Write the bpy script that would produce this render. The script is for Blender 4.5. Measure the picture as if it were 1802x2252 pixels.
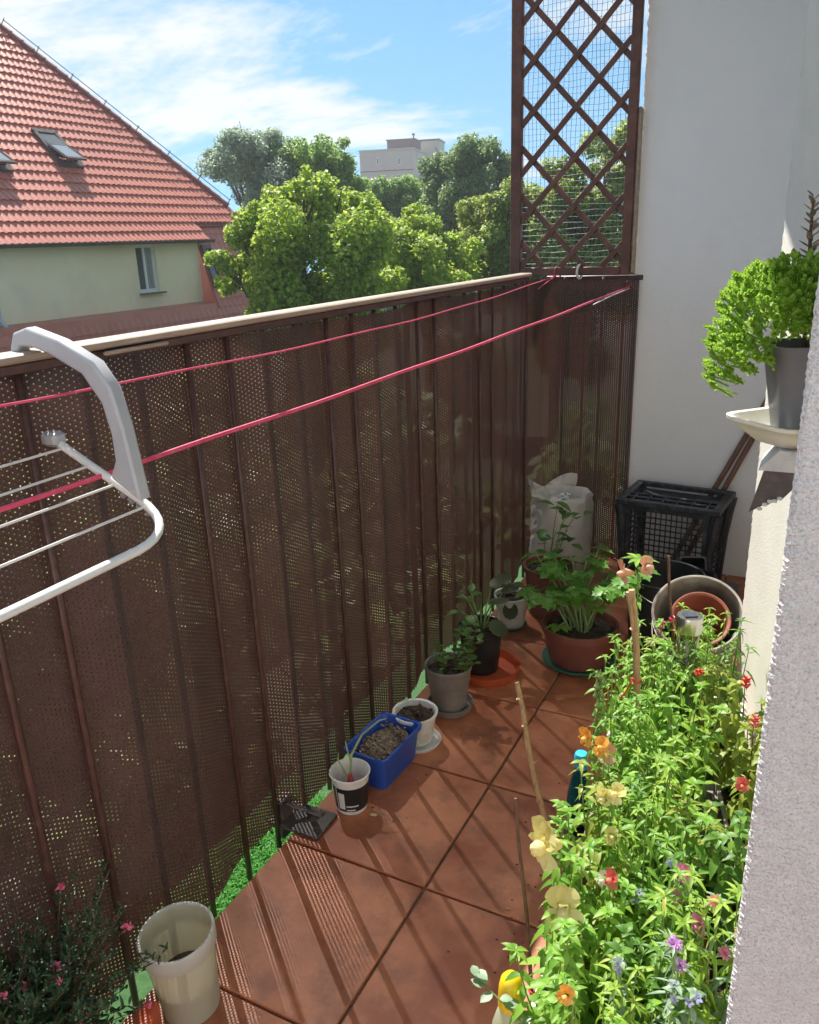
import bpy, math, random
import numpy as np
from mathutils import Vector, Matrix

for o in list(bpy.data.objects):
    bpy.data.objects.remove(o)
SC = bpy.context.scene
COL = SC.collection
random.seed(7)
RNG = np.random.default_rng(11)
R_ = math.radians

# ------------------------------------------------------------------ camera
cam_d = bpy.data.cameras.new('camera')
cam = bpy.data.objects.new('camera', cam_d)
COL.objects.link(cam)
cam_d.sensor_fit = 'HORIZONTAL'
cam_d.sensor_width = 36.0
cam_d.lens = 35.5
cam_d.clip_start = 0.02
cam_d.clip_end = 3000
rx, dn, fw = Vector((.89156, .45167, -.03343)), Vector((.11663, -.30029, -.94669)), Vector((-.43763, .84013, -.3204))
m3 = Matrix((rx, -dn, -fw)).transposed()
cam.matrix_world = Matrix.Translation((0, 0, 1.40)) @ m3.to_4x4()
SC.camera = cam

# ------------------------------------------------------------------ light
SUN_EL = R_(55)
SUN_AZ = (-.77, .64)                      # where the sun stands, seen from above
w = bpy.data.worlds.new('World')
SC.world = w
w.use_nodes = True
nt = w.node_tree
nt.nodes.clear()
def N(t, **k):
    n = nt.nodes.new(t)
    for a, b in k.items():
        setattr(n, a, b)
    return n
wo = N('ShaderNodeOutputWorld')
bg = N('ShaderNodeBackground')
bg.inputs['Strength'].default_value = .053
sky = N('ShaderNodeTexSky', sky_type='NISHITA')
sky.sun_disc = False
sky.sun_elevation = SUN_EL
sky.sun_rotation = math.atan2(SUN_AZ[0], SUN_AZ[1])
sky.air_density = .75
sky.dust_density = 0
sky.ozone_density = 1.2
tc = N('ShaderNodeTexCoord')
sep = N('ShaderNodeSeparateXYZ')
nt.links.new(tc.outputs['Generated'], sep.inputs[0])
add = N('ShaderNodeMath', operation='ADD'); add.inputs[1].default_value = .22
mx = N('ShaderNodeMath', operation='MAXIMUM'); mx.inputs[1].default_value = .02
nt.links.new(sep.outputs['Z'], add.inputs[0]); nt.links.new(add.outputs[0], mx.inputs[0])
dx = N('ShaderNodeMath', operation='DIVIDE'); dy = N('ShaderNodeMath', operation='DIVIDE')
nt.links.new(sep.outputs['X'], dx.inputs[0]); nt.links.new(mx.outputs[0], dx.inputs[1])
nt.links.new(sep.outputs['Y'], dy.inputs[0]); nt.links.new(mx.outputs[0], dy.inputs[1])
cmb = N('ShaderNodeCombineXYZ')
nt.links.new(dx.outputs[0], cmb.inputs[0]); nt.links.new(dy.outputs[0], cmb.inputs[1])
CLOUD_OFF = (7.3, 2.2, 0.0)
mp = N('ShaderNodeMapping'); mp.inputs['Location'].default_value = CLOUD_OFF
mp.inputs['Rotation'].default_value = (0, 0, R_(-35)); mp.inputs['Scale'].default_value = (.5, .8, 1)
nt.links.new(cmb.outputs[0], mp.inputs[0])
nz = N('ShaderNodeTexNoise'); nz.inputs['Scale'].default_value = 1.3; nz.inputs['Detail'].default_value = 10
nz.inputs['Roughness'].default_value = .65; nz.inputs['Distortion'].default_value = .25
nt.links.new(mp.outputs[0], nz.inputs['Vector'])
rp = N('ShaderNodeValToRGB')
rp.color_ramp.elements[0].position = .485; rp.color_ramp.elements[0].color = (0, 0, 0, 1)
rp.color_ramp.elements[1].position = .585; rp.color_ramp.elements[1].color = (.92, .92, .92, 1)
nt.links.new(nz.outputs['Fac'], rp.inputs[0])
mixc = N('ShaderNodeMix', data_type='RGBA')
mixc.inputs['B'].default_value = (4.7, 4.75, 4.8, 1)
zab = N('ShaderNodeMath', operation='ABSOLUTE'); zma = N('ShaderNodeMath', operation='MULTIPLY_ADD')
zma.inputs[1].default_value = .85; zma.inputs[2].default_value = .26      # clear dry air: keep the blue down to the horizon
nt.links.new(sep.outputs['Z'], zab.inputs[0]); nt.links.new(zab.outputs[0], zma.inputs[0])
cv = N('ShaderNodeCombineXYZ')
nt.links.new(sep.outputs['X'], cv.inputs[0]); nt.links.new(sep.outputs['Y'], cv.inputs[1]); nt.links.new(zma.outputs[0], cv.inputs[2])
nv = N('ShaderNodeVectorMath', operation='NORMALIZE'); nt.links.new(cv.outputs[0], nv.inputs[0]); nt.links.new(nv.outputs[0], sky.inputs[0])
hs = N('ShaderNodeHueSaturation'); hs.inputs['Saturation'].default_value = 1.08; hs.inputs['Hue'].default_value = .478; hs.inputs['Value'].default_value = .95
nt.links.new(sky.outputs[0], hs.inputs['Color'])
nt.links.new(rp.outputs[0], mixc.inputs['Factor']); nt.links.new(hs.outputs[0], mixc.inputs['A'])
nt.links.new(mixc.outputs['Result'], bg.inputs['Color'])
nt.links.new(bg.outputs[0], wo.inputs[0])

sd = bpy.data.lights.new('sun', 'SUN')
sd.energy = 2.5
sd.angle = R_(.53)
sd.color = (1.0, .95, .87)
sun = bpy.data.objects.new('sun', sd)
COL.objects.link(sun)
sdir = Vector((-SUN_AZ[0]*math.cos(SUN_EL), -SUN_AZ[1]*math.cos(SUN_EL), -math.sin(SUN_EL)))
sun.rotation_euler = sdir.to_track_quat('-Z', 'Y').to_euler()
sun.location = (-6, 5, 12)

SC.view_settings.view_transform = 'Standard'
SC.view_settings.look = 'None'
SC.view_settings.exposure = 1.98
SC.view_settings.gamma = 1
SC.view_settings.use_curve_mapping = False
SC.render.engine = 'CYCLES'
SC.cycles.use_denoising = True
try:
    SC.cycles.denoising_input_passes = 'RGB_ALBEDO_NORMAL'
    SC.cycles.denoising_prefilter = 'ACCURATE'
except Exception:
    pass
SC.cycles.max_bounces = 6
SC.cycles.use_adaptive_sampling = True
SC.cycles.adaptive_threshold = .02
SC.cycles.transparent_max_bounces = 12
SC.cycles.sample_clamp_indirect = 6

# ------------------------------------------------------------------ mesh helpers
class MB:
    def __init__(s):
        s.v, s.f, s.m = [], [], []
    def add(s, vs, fs, mi=0):
        b = len(s.v)
        s.v += [tuple(p) for p in vs]
        s.f += [tuple(b+i for i in f) for f in fs]
        s.m += [mi]*len(fs)
        return s
    def box(s, c, size, M=None, mi=0):
        x, y, z = size[0]/2, size[1]/2, size[2]/2
        vs = [Vector((c[0]+a*x, c[1]+b*y, c[2]+d*z)) for d in (-1, 1) for a, b in ((-1, -1), (1, -1), (1, 1), (-1, 1))]
        if M is not None:
            vs = [M @ p for p in vs]
        return s.add(vs, [(3, 2, 1, 0), (4, 5, 6, 7), (0, 1, 5, 4), (1, 2, 6, 5), (2, 3, 7, 6), (3, 0, 4, 7)], mi)
    def bbox(s, c, size, b=.004, M=None, mi=0):
        """box with chamfered vertical and horizontal edges"""
        x, y, z = size[0]/2, size[1]/2, size[2]/2
        def ring(ix, iz):
            a, d = x-ix, y-ix
            k = min(b, a*.9, d*.9)
            return [(-a+k, -d, iz), (a-k, -d, iz), (a, -d+k, iz), (a, d-k, iz), (a-k, d, iz), (-a+k, d, iz), (-a, d-k, iz), (-a, -d+k, iz)]
        rs = ring(b, -z)+ring(0, -z+b)+ring(0, z-b)+ring(b, z)
        vs = [Vector((p[0]+c[0], p[1]+c[1], p[2]+c[2])) for p in rs]
        if M is not None:
            vs = [M @ p for p in vs]
        fs = [tuple(range(7, -1, -1)), tuple(range(24, 32))]
        for r in range(3):
            for i in range(8):
                j = (i+1) % 8
                fs.append((r*8+i, r*8+j, r*8+8+j, r*8+8+i))
        return s.add(vs, fs, mi)
    def tube(s, pts, rad, seg=8, cap=True, mi=0, flat=1.0):
        pts = [Vector(p) for p in pts]
        n = len(pts)
        if not hasattr(rad, '__len__'):
            rad = [rad]*n
        vs, fs = [], []
        up = None
        for i, p in enumerate(pts):
            t = (pts[min(i+1, n-1)]-pts[max(i-1, 0)])
            if t.length < 1e-9:
                t = Vector((0, 0, 1))
            t.normalize()
            if up is None:
                up = Vector((0, 0, 1)) if abs(t.z) < .9 else Vector((1, 0, 0))
            a = t.cross(up).normalized()
            up = a.cross(t).normalized()
            for k in range(seg):
                an = 2*math.pi*k/seg
                vs.append(p+(a*math.cos(an)+up*math.sin(an)*flat)*rad[i])
        for i in range(n-1):
            for k in range(seg):
                l = (k+1) % seg
                fs.append((i*seg+k, i*seg+l, (i+1)*seg+l, (i+1)*seg+k))
        if cap:
            fs.append(tuple(range(seg-1, -1, -1)))
            fs.append(tuple((n-1)*seg+k for k in range(seg)))
        return s.add(vs, fs, mi)
    def lathe(s, prof, seg=32, c=(0, 0, 0), mi=0, sx=1, sy=1, wob=None, close=True):
        vs, fs = [], []
        n = len(prof)
        for i, (r, z) in enumerate(prof):
            for k in range(seg):
                a = 2*math.pi*k/seg
                q = r
                if wob:
                    q = r*wob(a, z)
                vs.append((c[0]+q*math.cos(a)*sx, c[1]+q*math.sin(a)*sy, c[2]+z))
        for i in range(n-1):
            for k in range(seg):
                l = (k+1) % seg
                fs.append((i*seg+k, i*seg+l, (i+1)*seg+l, (i+1)*seg+k))
        if close:
            if prof[0][0] > 1e-4:
                fs.append(tuple(range(seg-1, -1, -1)))
            if prof[-1][0] > 1e-4:
                fs.append(tuple((n-1)*seg+k for k in range(seg)))
        return s.add(vs, fs, mi)
    def leaf(s, p, d, nrm, L, W, curl=.25, fold=.18, mi=0, pw=.45):
        """pointed leaf: base p, direction d, upper side nrm; droops by curl"""
        p, d = Vector(p), Vector(d).normalized()
        sd_ = d.cross(Vector(nrm))
        if sd_.length < 1e-5:
            sd_ = d.cross(Vector((.3, .8, .5)))
        sd_.normalize()
        up = sd_.cross(d).normalized()
        vs = []
        for t, wd in ((0, .06), (.25, .8), (pw+.08, 1.0), (.78, .62), (1, 0)):
            c = p+d*(L*t)-up*(curl*L*t*t)
            if wd == 0:
                vs.append(c)
            else:
                hw = W*.5*wd
                vs += [c-sd_*hw+up*hw*fold*2, c, c+sd_*hw+up*hw*fold*2]
        fs = []
        for i in range(3):
            b = i*3
            fs += [(b, b+1, b+4, b+3), (b+1, b+2, b+5, b+4)]
        fs += [(9, 10, 12), (10, 11, 12)]
        return s.add(vs, fs, mi)
    def mesh(s, name, mats, smooth=True):
        me = bpy.data.meshes.new(name)
        me.from_pydata(s.v, [], s.f)
        for m in mats:
            me.materials.append(m)
        if any(s.m):
            me.polygons.foreach_set('material_index', s.m)
        if smooth:
            me.polygons.foreach_set('use_smooth', [True]*len(s.f))
        me.update()
        return me
    def build(s, name, mats, parent=None, smooth=True, sharp=None, **k):
        if not isinstance(mats, (list, tuple)):
            mats = [mats]
        me = s.mesh(name, mats, smooth)
        if smooth:
            me.set_sharp_from_angle(angle=R_(sharp or 38))
        return link(name, me, parent, **k)

def link(name, me, parent=None, label=None, cat=None, group=None, kind=None, loc=None, M=None):
    o = bpy.data.objects.new(name, me)
    COL.objects.link(o)
    if parent is not None:
        o.parent = parent
    if loc is not None:
        o.location = loc
    if M is not None:
        o.matrix_local = M
    if label: o['label'] = label
    if cat: o['category'] = cat
    if group: o['group'] = group
    if kind: o['kind'] = kind
    return o

def thing(name, label, cat, loc=(0, 0, 0), rz=0, group=None, scale=1):
    o = bpy.data.objects.new(name, None)
    COL.objects.link(o)
    o.empty_display_size = .05
    o.location = loc
    o.rotation_euler = (0, 0, rz)
    o.scale = (scale,)*3
    o['label'] = label
    o['category'] = cat
    if group: o['group'] = group
    return o

def npmesh(name, V, F, mats, smooth=False):
    """V (n,3) array, F (m,k) int array"""
    me = bpy.data.meshes.new(name)
    k = F.shape[1]
    me.vertices.add(len(V)); me.loops.add(F.size); me.polygons.add(len(F))
    me.vertices.foreach_set('co', np.ascontiguousarray(V, dtype=np.float32).ravel())
    me.loops.foreach_set('vertex_index', np.ascontiguousarray(F, dtype=np.int32).ravel())
    me.polygons.foreach_set('loop_start', np.arange(0, F.size, k, dtype=np.int32))
    me.polygons.foreach_set('loop_total', np.full(len(F), k, dtype=np.int32))
    if smooth:
        me.polygons.foreach_set('use_smooth', np.ones(len(F), dtype=bool))
    for m in mats:
        me.materials.append(m)
    me.update(calc_edges=True)
    me.validate()
    return me

# ------------------------------------------------------------------ materials
def newmat(name):
    m = bpy.data.materials.new(name)
    m.use_nodes = True
    t = m.node_tree
    return m, t, t.nodes['Principled BSDF'], t.nodes['Material Output']

def pm(name, c1, c2=None, rough=.6, scale=12, detail=6, bump=0, bscale=None, metal=0, trans=0, spec=.5, coord='Object', lo=.35, hi=.65, dirt=None, dscale=3, stretch=None, rvar=0, tcol=None):
    m, t, p, out = newmat(name)
    def nn(ty):
        return t.nodes.new(ty)
    tcn = nn('ShaderNodeTexCoord')
    co = tcn.outputs[coord]
    oi = nn('ShaderNodeObjectInfo')
    va = nn('ShaderNodeVectorMath'); va.operation = 'ADD'
    sc_ = nn('ShaderNodeVectorMath'); sc_.operation = 'SCALE'; sc_.inputs['Scale'].default_value = 17
    cx = nn('ShaderNodeCombineXYZ')
    for i in range(3):
        t.links.new(oi.outputs['Random'], cx.inputs[i])
    t.links.new(cx.outputs[0], sc_.inputs[0])
    t.links.new(co, va.inputs[0]); t.links.new(sc_.outputs[0], va.inputs[1])
    co = va.outputs[0]
    if stretch:
        mpn = nn('ShaderNodeMapping'); mpn.inputs['Scale'].default_value = stretch
        t.links.new(co, mpn.inputs[0]); co = mpn.outputs[0]
    p.inputs['Roughness'].default_value = rough
    p.inputs['Metallic'].default_value = metal
    p.inputs['Specular IOR Level'].default_value = spec
    last = None
    if c2 is None:
        p.inputs['Base Color'].default_value = (*c1, 1)
    else:
        nz_ = nn('ShaderNodeTexNoise'); nz_.inputs['Scale'].default_value = scale; nz_.inputs['Detail'].default_value = detail
        nz_.inputs['Roughness'].default_value = .6
        t.links.new(co, nz_.inputs['Vector'])
        r = nn('ShaderNodeValToRGB')
        r.color_ramp.elements[0].position = lo; r.color_ramp.elements[0].color = (*c1, 1)
        r.color_ramp.elements[1].position = hi; r.color_ramp.elements[1].color = (*c2, 1)
        t.links.new(nz_.outputs['Fac'], r.inputs[0])
        last = r.outputs[0]
        if dirt:
            n2 = nn('ShaderNodeTexNoise'); n2.inputs['Scale'].default_value = dscale; n2.inputs['Detail'].default_value = 8
            n2.inputs['Roughness'].default_value = .65
            t.links.new(co, n2.inputs['Vector'])
            r2 = nn('ShaderNodeValToRGB')
            r2.color_ramp.elements[0].position = .5; r2.color_ramp.elements[0].color = (0, 0, 0, 1)
            r2.color_ramp.elements[1].position = .75; r2.color_ramp.elements[1].color = (1, 1, 1, 1)
            t.links.new(n2.outputs['Fac'], r2.inputs[0])
            mxx = nn('ShaderNodeMix'); mxx.data_type = 'RGBA'
            t.links.new(r2.outputs[0], mxx.inputs['Factor']); t.links.new(last, mxx.inputs['A'])
            mxx.inputs['B'].default_value = (*dirt, 1)
            last = mxx.outputs['Result']
        t.links.new(last, p.inputs['Base Color'])
        if rvar:
            mr = nn('ShaderNodeMapRange')
            mr.inputs['To Min'].default_value = rough-rvar; mr.inputs['To Max'].default_value = rough+rvar
            t.links.new(nz_.outputs['Fac'], mr.inputs['Value']); t.links.new(mr.outputs[0], p.inputs['Roughness'])
    if bump:
        nb = nn('ShaderNodeTexNoise'); nb.inputs['Scale'].default_value = bscale or scale*3; nb.inputs['Detail'].default_value = 5
        t.links.new(co, nb.inputs['Vector'])
        b = nn('ShaderNodeBump'); b.inputs['Strength'].default_value = min(1, bump); b.inputs['Distance'].default_value = .004*max(1, bump)
        t.links.new(nb.outputs['Fac'], b.inputs['Height'])
        t.links.new(b.outputs[0], p.inputs['Normal'])
    if trans:
        tr = nn('ShaderNodeBsdfTranslucent')
        tr.inputs['Color'].default_value = (*(tcol or c1), 1)
        ms = nn('ShaderNodeMixShader'); ms.inputs[0].default_value = trans
        t.links.new(p.outputs[0], ms.inputs[1]); t.links.new(tr.outputs[0], ms.inputs[2])
        t.links.new(ms.outputs[0], out.inputs['Surface'])
    return m

def leafmat(name, c1, c2, trans=.4, rough=.45, tl=1.5, c3=None):
    """each leaf (mesh island) gets its own tone between c1 and c2"""
    m, t, p, out = newmat(name)
    g = t.nodes.new('ShaderNodeNewGeometry')
    r = t.nodes.new('ShaderNodeValToRGB')
    r.color_ramp.elements[0].color = (*c1, 1); r.color_ramp.elements[1].color = (*c2, 1)
    if c3:
        e = r.color_ramp.elements.new(.93); e.color = (*c2, 1)
        r.color_ramp.elements[2].color = (*c3, 1)
    t.links.new(g.outputs['Random Per Island'], r.inputs[0])
    t.links.new(r.outputs[0], p.inputs['Base Color'])
    p.inputs['Roughness'].default_value = rough
    p.inputs['Specular IOR Level'].default_value = .4
    hs = t.nodes.new('ShaderNodeHueSaturation'); hs.inputs['Value'].default_value = tl; hs.inputs['Hue'].default_value = .485
    t.links.new(r.outputs[0], hs.inputs['Color'])
    tr = t.nodes.new('ShaderNodeBsdfTranslucent')
    t.links.new(hs.outputs[0], tr.inputs['Color'])
    ms = t.nodes.new('ShaderNodeMixShader'); ms.inputs[0].default_value = trans
    t.links.new(p.outputs[0], ms.inputs[1]); t.links.new(tr.outputs[0], ms.inputs[2])
    t.links.new(ms.outputs[0], out.inputs['Surface'])
    return m

M = {}
M['plaster'] = pm('plaster_white', (.84, .845, .85), (.89, .89, .89), rough=.9, scale=5, bump=.55, bscale=170, dirt=(.78, .785, .79), dscale=2.5)
M['plaster_cream'] = pm('plaster_cream', (.66, .63, .56), (.71, .685, .62), rough=.9, scale=8, bump=.3, bscale=190)
M['plaster_rough'] = pm('plaster_rough', (.75, .745, .74), (.83, .825, .82), rough=.95, scale=60, bump=2.0, bscale=300, dirt=(.42, .41, .41), dscale=430)
M['concrete'] = pm('concrete', (.30, .27, .24), (.40, .37, .33), rough=.9, scale=8, bump=.4)
M['tile'] = pm('floor_tile', (.32, .088, .036), (.56, .21, .10), rough=.44, scale=5.5, detail=9, bump=.35, bscale=14, dirt=(.20, .072, .042), dscale=9, rvar=.1, lo=.36, hi=.64)
M['grout'] = pm('grout', (.13, .085, .06), (.20, .14, .10), rough=.95, scale=60)
M['mat'] = pm('screen_plastic', (.043, .027, .025), (.070, .040, .036), rough=.62, scale=9, trans=.05, tcol=(.25, .08, .05))
M['bar'] = pm('brown_paint', (.050, .022, .018), (.075, .033, .026), rough=.4, scale=30, dirt=(.11, .06, .045), dscale=40)
M['rail'] = pm('rail_paint', (.31, .25, .19), (.43, .35, .27), rough=.5, scale=14, stretch=(4, .5, 4))
M['wood'] = pm('pale_wood', (.55, .38, .20), (.68, .50, .30), rough=.7, scale=12, stretch=(3, .4, 3))
M['lattice'] = pm('lattice_wood', (.085, .036, .026), (.15, .062, .042), rough=.6, scale=14, bump=.3, bscale=60, dirt=(.19, .10, .075), dscale=20)
M['net'] = pm('green_net', (.02, .05, .045), rough=.5)
M['pink'] = pm('pink_line', (.72, .06, .14), (.80, .12, .22), rough=.45, scale=60)
M['rackwhite'] = pm('rack_white', (.74, .74, .71), (.78, .78, .75), rough=.32, scale=20)
M['rackgrey'] = pm('rack_grey', (.40, .41, .43), (.45, .46, .48), rough=.42, scale=12)
M['soil'] = pm('soil', (.022, .015, .010), (.075, .05, .034), rough=.95, scale=90, bump=1.0, bscale=80)
M['soil_dry'] = pm('soil_dry', (.10, .07, .045), (.26, .20, .14), rough=.95, scale=110, bump=1.0, bscale=90)
M['white'] = pm('white_plastic', (.68, .67, .64), (.76, .75, .72), rough=.4, scale=14, dirt=(.5, .47, .42), dscale=16)
M['milky'] = pm('milky_plastic', (.80, .79, .70), (.85, .84, .76), rough=.32, scale=9, trans=.68, tcol=(.88, .85, .68), dirt=(.66, .60, .44), dscale=6)
M['blue'] = pm('blue_plastic', (.012, .065, .36), (.02, .085, .42), rough=.35, scale=14)
M['black'] = pm('black_plastic', (.012, .013, .015), (.022, .023, .026), rough=.36, scale=20)
M['crate'] = pm('crate_plastic', (.016, .018, .022), (.03, .033, .04), rough=.42, scale=20, dirt=(.10, .11, .12), dscale=30)
M['greypot'] = pm('grey_pot', (.17, .15, .135), (.23, .205, .185), rough=.6, scale=16, dirt=(.30, .27, .24), dscale=12)
M['slate'] = pm('slate_pot', (.16, .165, .18), (.20, .205, .22), rough=.38, scale=9)
M['orange'] = pm('orange_plastic', (.50, .085, .03), (.58, .11, .04), rough=.42, scale=12)
M['terra'] = pm('terracotta', (.30, .085, .05), (.38, .12, .075), rough=.6, scale=12, dirt=(.22, .07, .05), dscale=10)
M['terra_dark'] = pm('brown_pot', (.17, .055, .04), (.22, .075, .055), rough=.55, scale=12)
M['greensaucer'] = pm('green_plastic', (.06, .17, .12), (.08, .22, .15), rough=.45, scale=14)
M['cream'] = pm('cream_ceramic', (.78, .75, .62), (.82, .80, .70), rough=.4, scale=8, dirt=(.70, .66, .54), dscale=9)
M['bag'] = pm('white_bag', (.66, .62, .56), (.76, .73, .68), rough=.6, scale=12, bump=.6, bscale=30, trans=.2, tcol=(.7, .66, .6))
M['paper'] = pm('print_paper', (.10, .22, .24), (.85, .86, .84), rough=.7, scale=45, lo=.42, hi=.5)
M['bamboo'] = pm('bamboo', (.42, .24, .11), (.58, .37, .20), rough=.6, scale=20, stretch=(6, 6, .6), dirt=(.25, .14, .08), dscale=30)
M['rustrod'] = pm('rust_rod', (.10, .045, .03), (.18, .085, .05), rough=.6, scale=50)
M['stickwood'] = pm('pole_wood', (.15, .075, .05), (.22, .12, .08), rough=.7, scale=14)
M['red'] = pm('red_tie', (.70, .03, .03), (.80, .06, .05), rough=.5, scale=40)
M['steel'] = pm('steel', (.62, .60, .55), (.70, .68, .62), rough=.22, metal=1, scale=6)
M['solar'] = pm('solar_cell', (.05, .06, .08), (.08, .09, .12), rough=.2, scale=80)
M['yellow'] = pm('yellow_cap', (.80, .55, .01), (.84, .60, .02), rough=.35, scale=14)
M['bracket'] = pm('bracket_paint', (.55, .54, .52), (.66, .65, .63), rough=.6, scale=30, dirt=(.35, .30, .25), dscale=40)
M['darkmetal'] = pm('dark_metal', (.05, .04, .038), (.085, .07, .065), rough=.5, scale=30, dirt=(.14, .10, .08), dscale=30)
def glass(name, col, rough=.05, ior=1.45):
    m, t, p, out = newmat(name)
    p.inputs['Base Color'].default_value = (*col, 1)
    p.inputs['Roughness'].default_value = rough
    p.inputs['Transmission Weight'].default_value = 1
    p.inputs['IOR'].default_value = ior
    return m
M['bottle'] = pm('bottle_plastic', (.62, .63, .50), (.70, .71, .58), rough=.2, scale=12, trans=.6, tcol=(.85, .86, .70))
M['bluebottle'] = glass('blue_bottle', (.10, .55, .75), .1, 1.2)
M['lampglass'] = glass('lamp_glass', (.93, .93, .90), .05, 1.3)
M['water'] = pm('murky_water', (.10, .085, .05), rough=.05)
# foliage
M['snap'] = leafmat('snapdragon_leaf', (.11, .27, .03), (.28, .50, .075), trans=.45, c3=(.44, .46, .11))
M['snap2'] = leafmat('snapdragon_leaf_yellowish', (.16, .30, .03), (.33, .50, .07), trans=.45, c3=(.50, .46, .12))
M['dryleaf'] = leafmat('dry_leaf', (.30, .22, .10), (.46, .36, .18), trans=.3)
M['snapdark'] = leafmat('broad_leaf', (.06, .16, .02), (.15, .30, .045), trans=.38)
M['salvia'] = leafmat('salvia_leaf', (.18, .26, .03), (.34, .40, .07), trans=.38)
M['stem'] = pm('green_stem', (.12, .22, .05), (.22, .33, .09), rough=.5, scale=30)
M['parsley'] = leafmat('parsley_leaf', (.07, .22, .03), (.16, .37, .05), trans=.45)
M['parsleystem'] = pm('parsley_stem', (.18, .26, .09), (.28, .36, .15), rough=.45, scale=20)
M['pileaf'] = leafmat('round_leaf', (.05, .14, .025), (.12, .25, .05), trans=.3)
M['dullleaf'] = leafmat('dull_leaf', (.05, .075, .03), (.10, .13, .055), trans=.3)
M['sedum'] = leafmat('sedum_leaf', (.22, .42, .04), (.42, .60, .12), trans=.42, rough=.6)
M['succ'] = leafmat('succulent_leaf', (.18, .17, .10), (.45, .33, .22), trans=.2, rough=.5)
M['heath'] = leafmat('heather_leaf', (.02, .055, .022), (.05, .105, .035), trans=.2)
M['ivy'] = leafmat('ivy_leaf', (.16, .26, .15), (.28, .40, .26), trans=.3)
M['onion'] = pm('onion_leaf', (.20, .30, .10), (.42, .46, .24), rough=.5, scale=14)
M['onionred'] = pm('onion_skin', (.38, .03, .05), (.52, .08, .10), rough=.35, scale=18, stretch=(1, 1, .3))
def petal(name, c1, c2, tr=.35):
    return leafmat(name, c1, c2, trans=tr, rough=.55, tl=1.05)
M['p_yellow'] = petal('petal_yellow', (.78, .70, .22), (.86, .80, .40))
M['p_orange'] = petal('petal_orange', (.80, .36, .04), (.85, .55, .14))
M['p_peach'] = petal('petal_peach', (.80, .42, .26), (.86, .60, .44))
M['p_pink'] = petal('petal_pink', (.72, .22, .34), (.82, .40, .52))
M['p_hot'] = petal('petal_hot_pink', (.75, .10, .22), (.85, .25, .38))
M['p_lilac'] = petal('petal_lilac', (.55, .26, .58), (.72, .45, .72))
M['p_violet'] = petal('petal_violet', (.34, .34, .62), (.52, .52, .75))
M['p_red'] = petal('petal_red', (.66, .03, .03), (.78, .10, .07))
M['p_white'] = petal('petal_cream', (.76, .70, .55), (.84, .80, .68))
M['p_coral'] = petal('petal_coral', (.74, .13, .10), (.82, .26, .18))
# background
M['bark'] = pm('bark', (.07, .055, .045), (.13, .105, .085), rough=.9, scale=8, bump=.8)
M['maple'] = leafmat('maple_leaf', (.16, .28, .035), (.36, .48, .07), trans=.52, c3=(.52, .52, .12))
M['maple2'] = leafmat('maple_leaf_pale', (.15, .25, .045), (.33, .41, .09), trans=.52, c3=(.50, .38, .17))
M['linden'] = leafmat('linden_leaf', (.12, .25, .06), (.27, .40, .10), trans=.52)
M['darktree'] = leafmat('dark_leaf', (.10, .19, .065), (.23, .32, .115), trans=.5)
M['greytree'] = leafmat('grey_leaf', (.22, .30, .21), (.38, .46, .34), trans=.52)
M['grassgreen'] = leafmat('turf_blade', (.05, .22, .03), (.13, .38, .07), trans=.3, rough=.4)
M['turfbase'] = pm('turf_base', (.02, .07, .015), (.04, .11, .025), rough=.9, scale=60)
M['ground'] = pm('ground', (.028, .045, .018), (.06, .07, .035), rough=.95, scale=.5, dirt=(.03, .05, .02), dscale=.4)
M['rooftile'] = pm('roof_tile', (.52, .165, .11), (.58, .20, .135), rough=.36, scale=.8, dirt=(.46, .14, .095), dscale=1.2)
M['roofdark'] = pm('roof_cap', (.22, .06, .045), (.28, .08, .06), rough=.55, scale=3)
M['housewall'] = pm('house_plaster', (.87, .74, .51), (.90, .80, .58), rough=.9, scale=.7, bump=.2, bscale=20, dirt=(.76, .68, .53), dscale=.9)
M['gutter'] = pm('gutter_metal', (.10, .075, .07), (.14, .105, .095), rough=.4, scale=3)
M['pipe'] = pm('zinc_pipe', (.42, .46, .50), (.50, .54, .58), rough=.35, scale=5)
M['pvc'] = pm('white_pvc', (.76, .77, .78), rough=.35)
M['curtain'] = pm('curtain', (.24, .24, .25), (.38, .38, .39), rough=.9, scale=9, stretch=(1, 4, .2))
def pane(name, tint=(.05, .06, .07)):
    m, t, p, out = newmat(name)
    p.inputs['Base Color'].default_value = (*tint, 1)
    p.inputs['Roughness'].default_value = .04
    p.inputs['Specular IOR Level'].default_value = .8
    return m
M['pane'] = pane('window_pane', (.10, .11, .12))
M['skypane'] = pane('skylight_pane', (.16, .20, .24))
M['block_pink'] = pm('block_render_pink', (.60, .44, .36), (.64, .48, .40), rough=.9, scale=.2)
M['block_beige'] = pm('block_render_beige', (.54, .50, .38), (.58, .54, .42), rough=.9, scale=.2)
M['block_maroon'] = pm('block_maroon', (.16, .075, .075), (.19, .09, .085), rough=.8, scale=.3)
# ================================================================== SETTING
GZ = -9.0
gm = MB()
gm.add([(-130, -30, GZ), (40, -30, GZ), (40, 185, GZ), (-130, 185, GZ)], [(0, 1, 2, 3)])
gm.build('ground', M['ground'], kind='structure', smooth=False)

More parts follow.
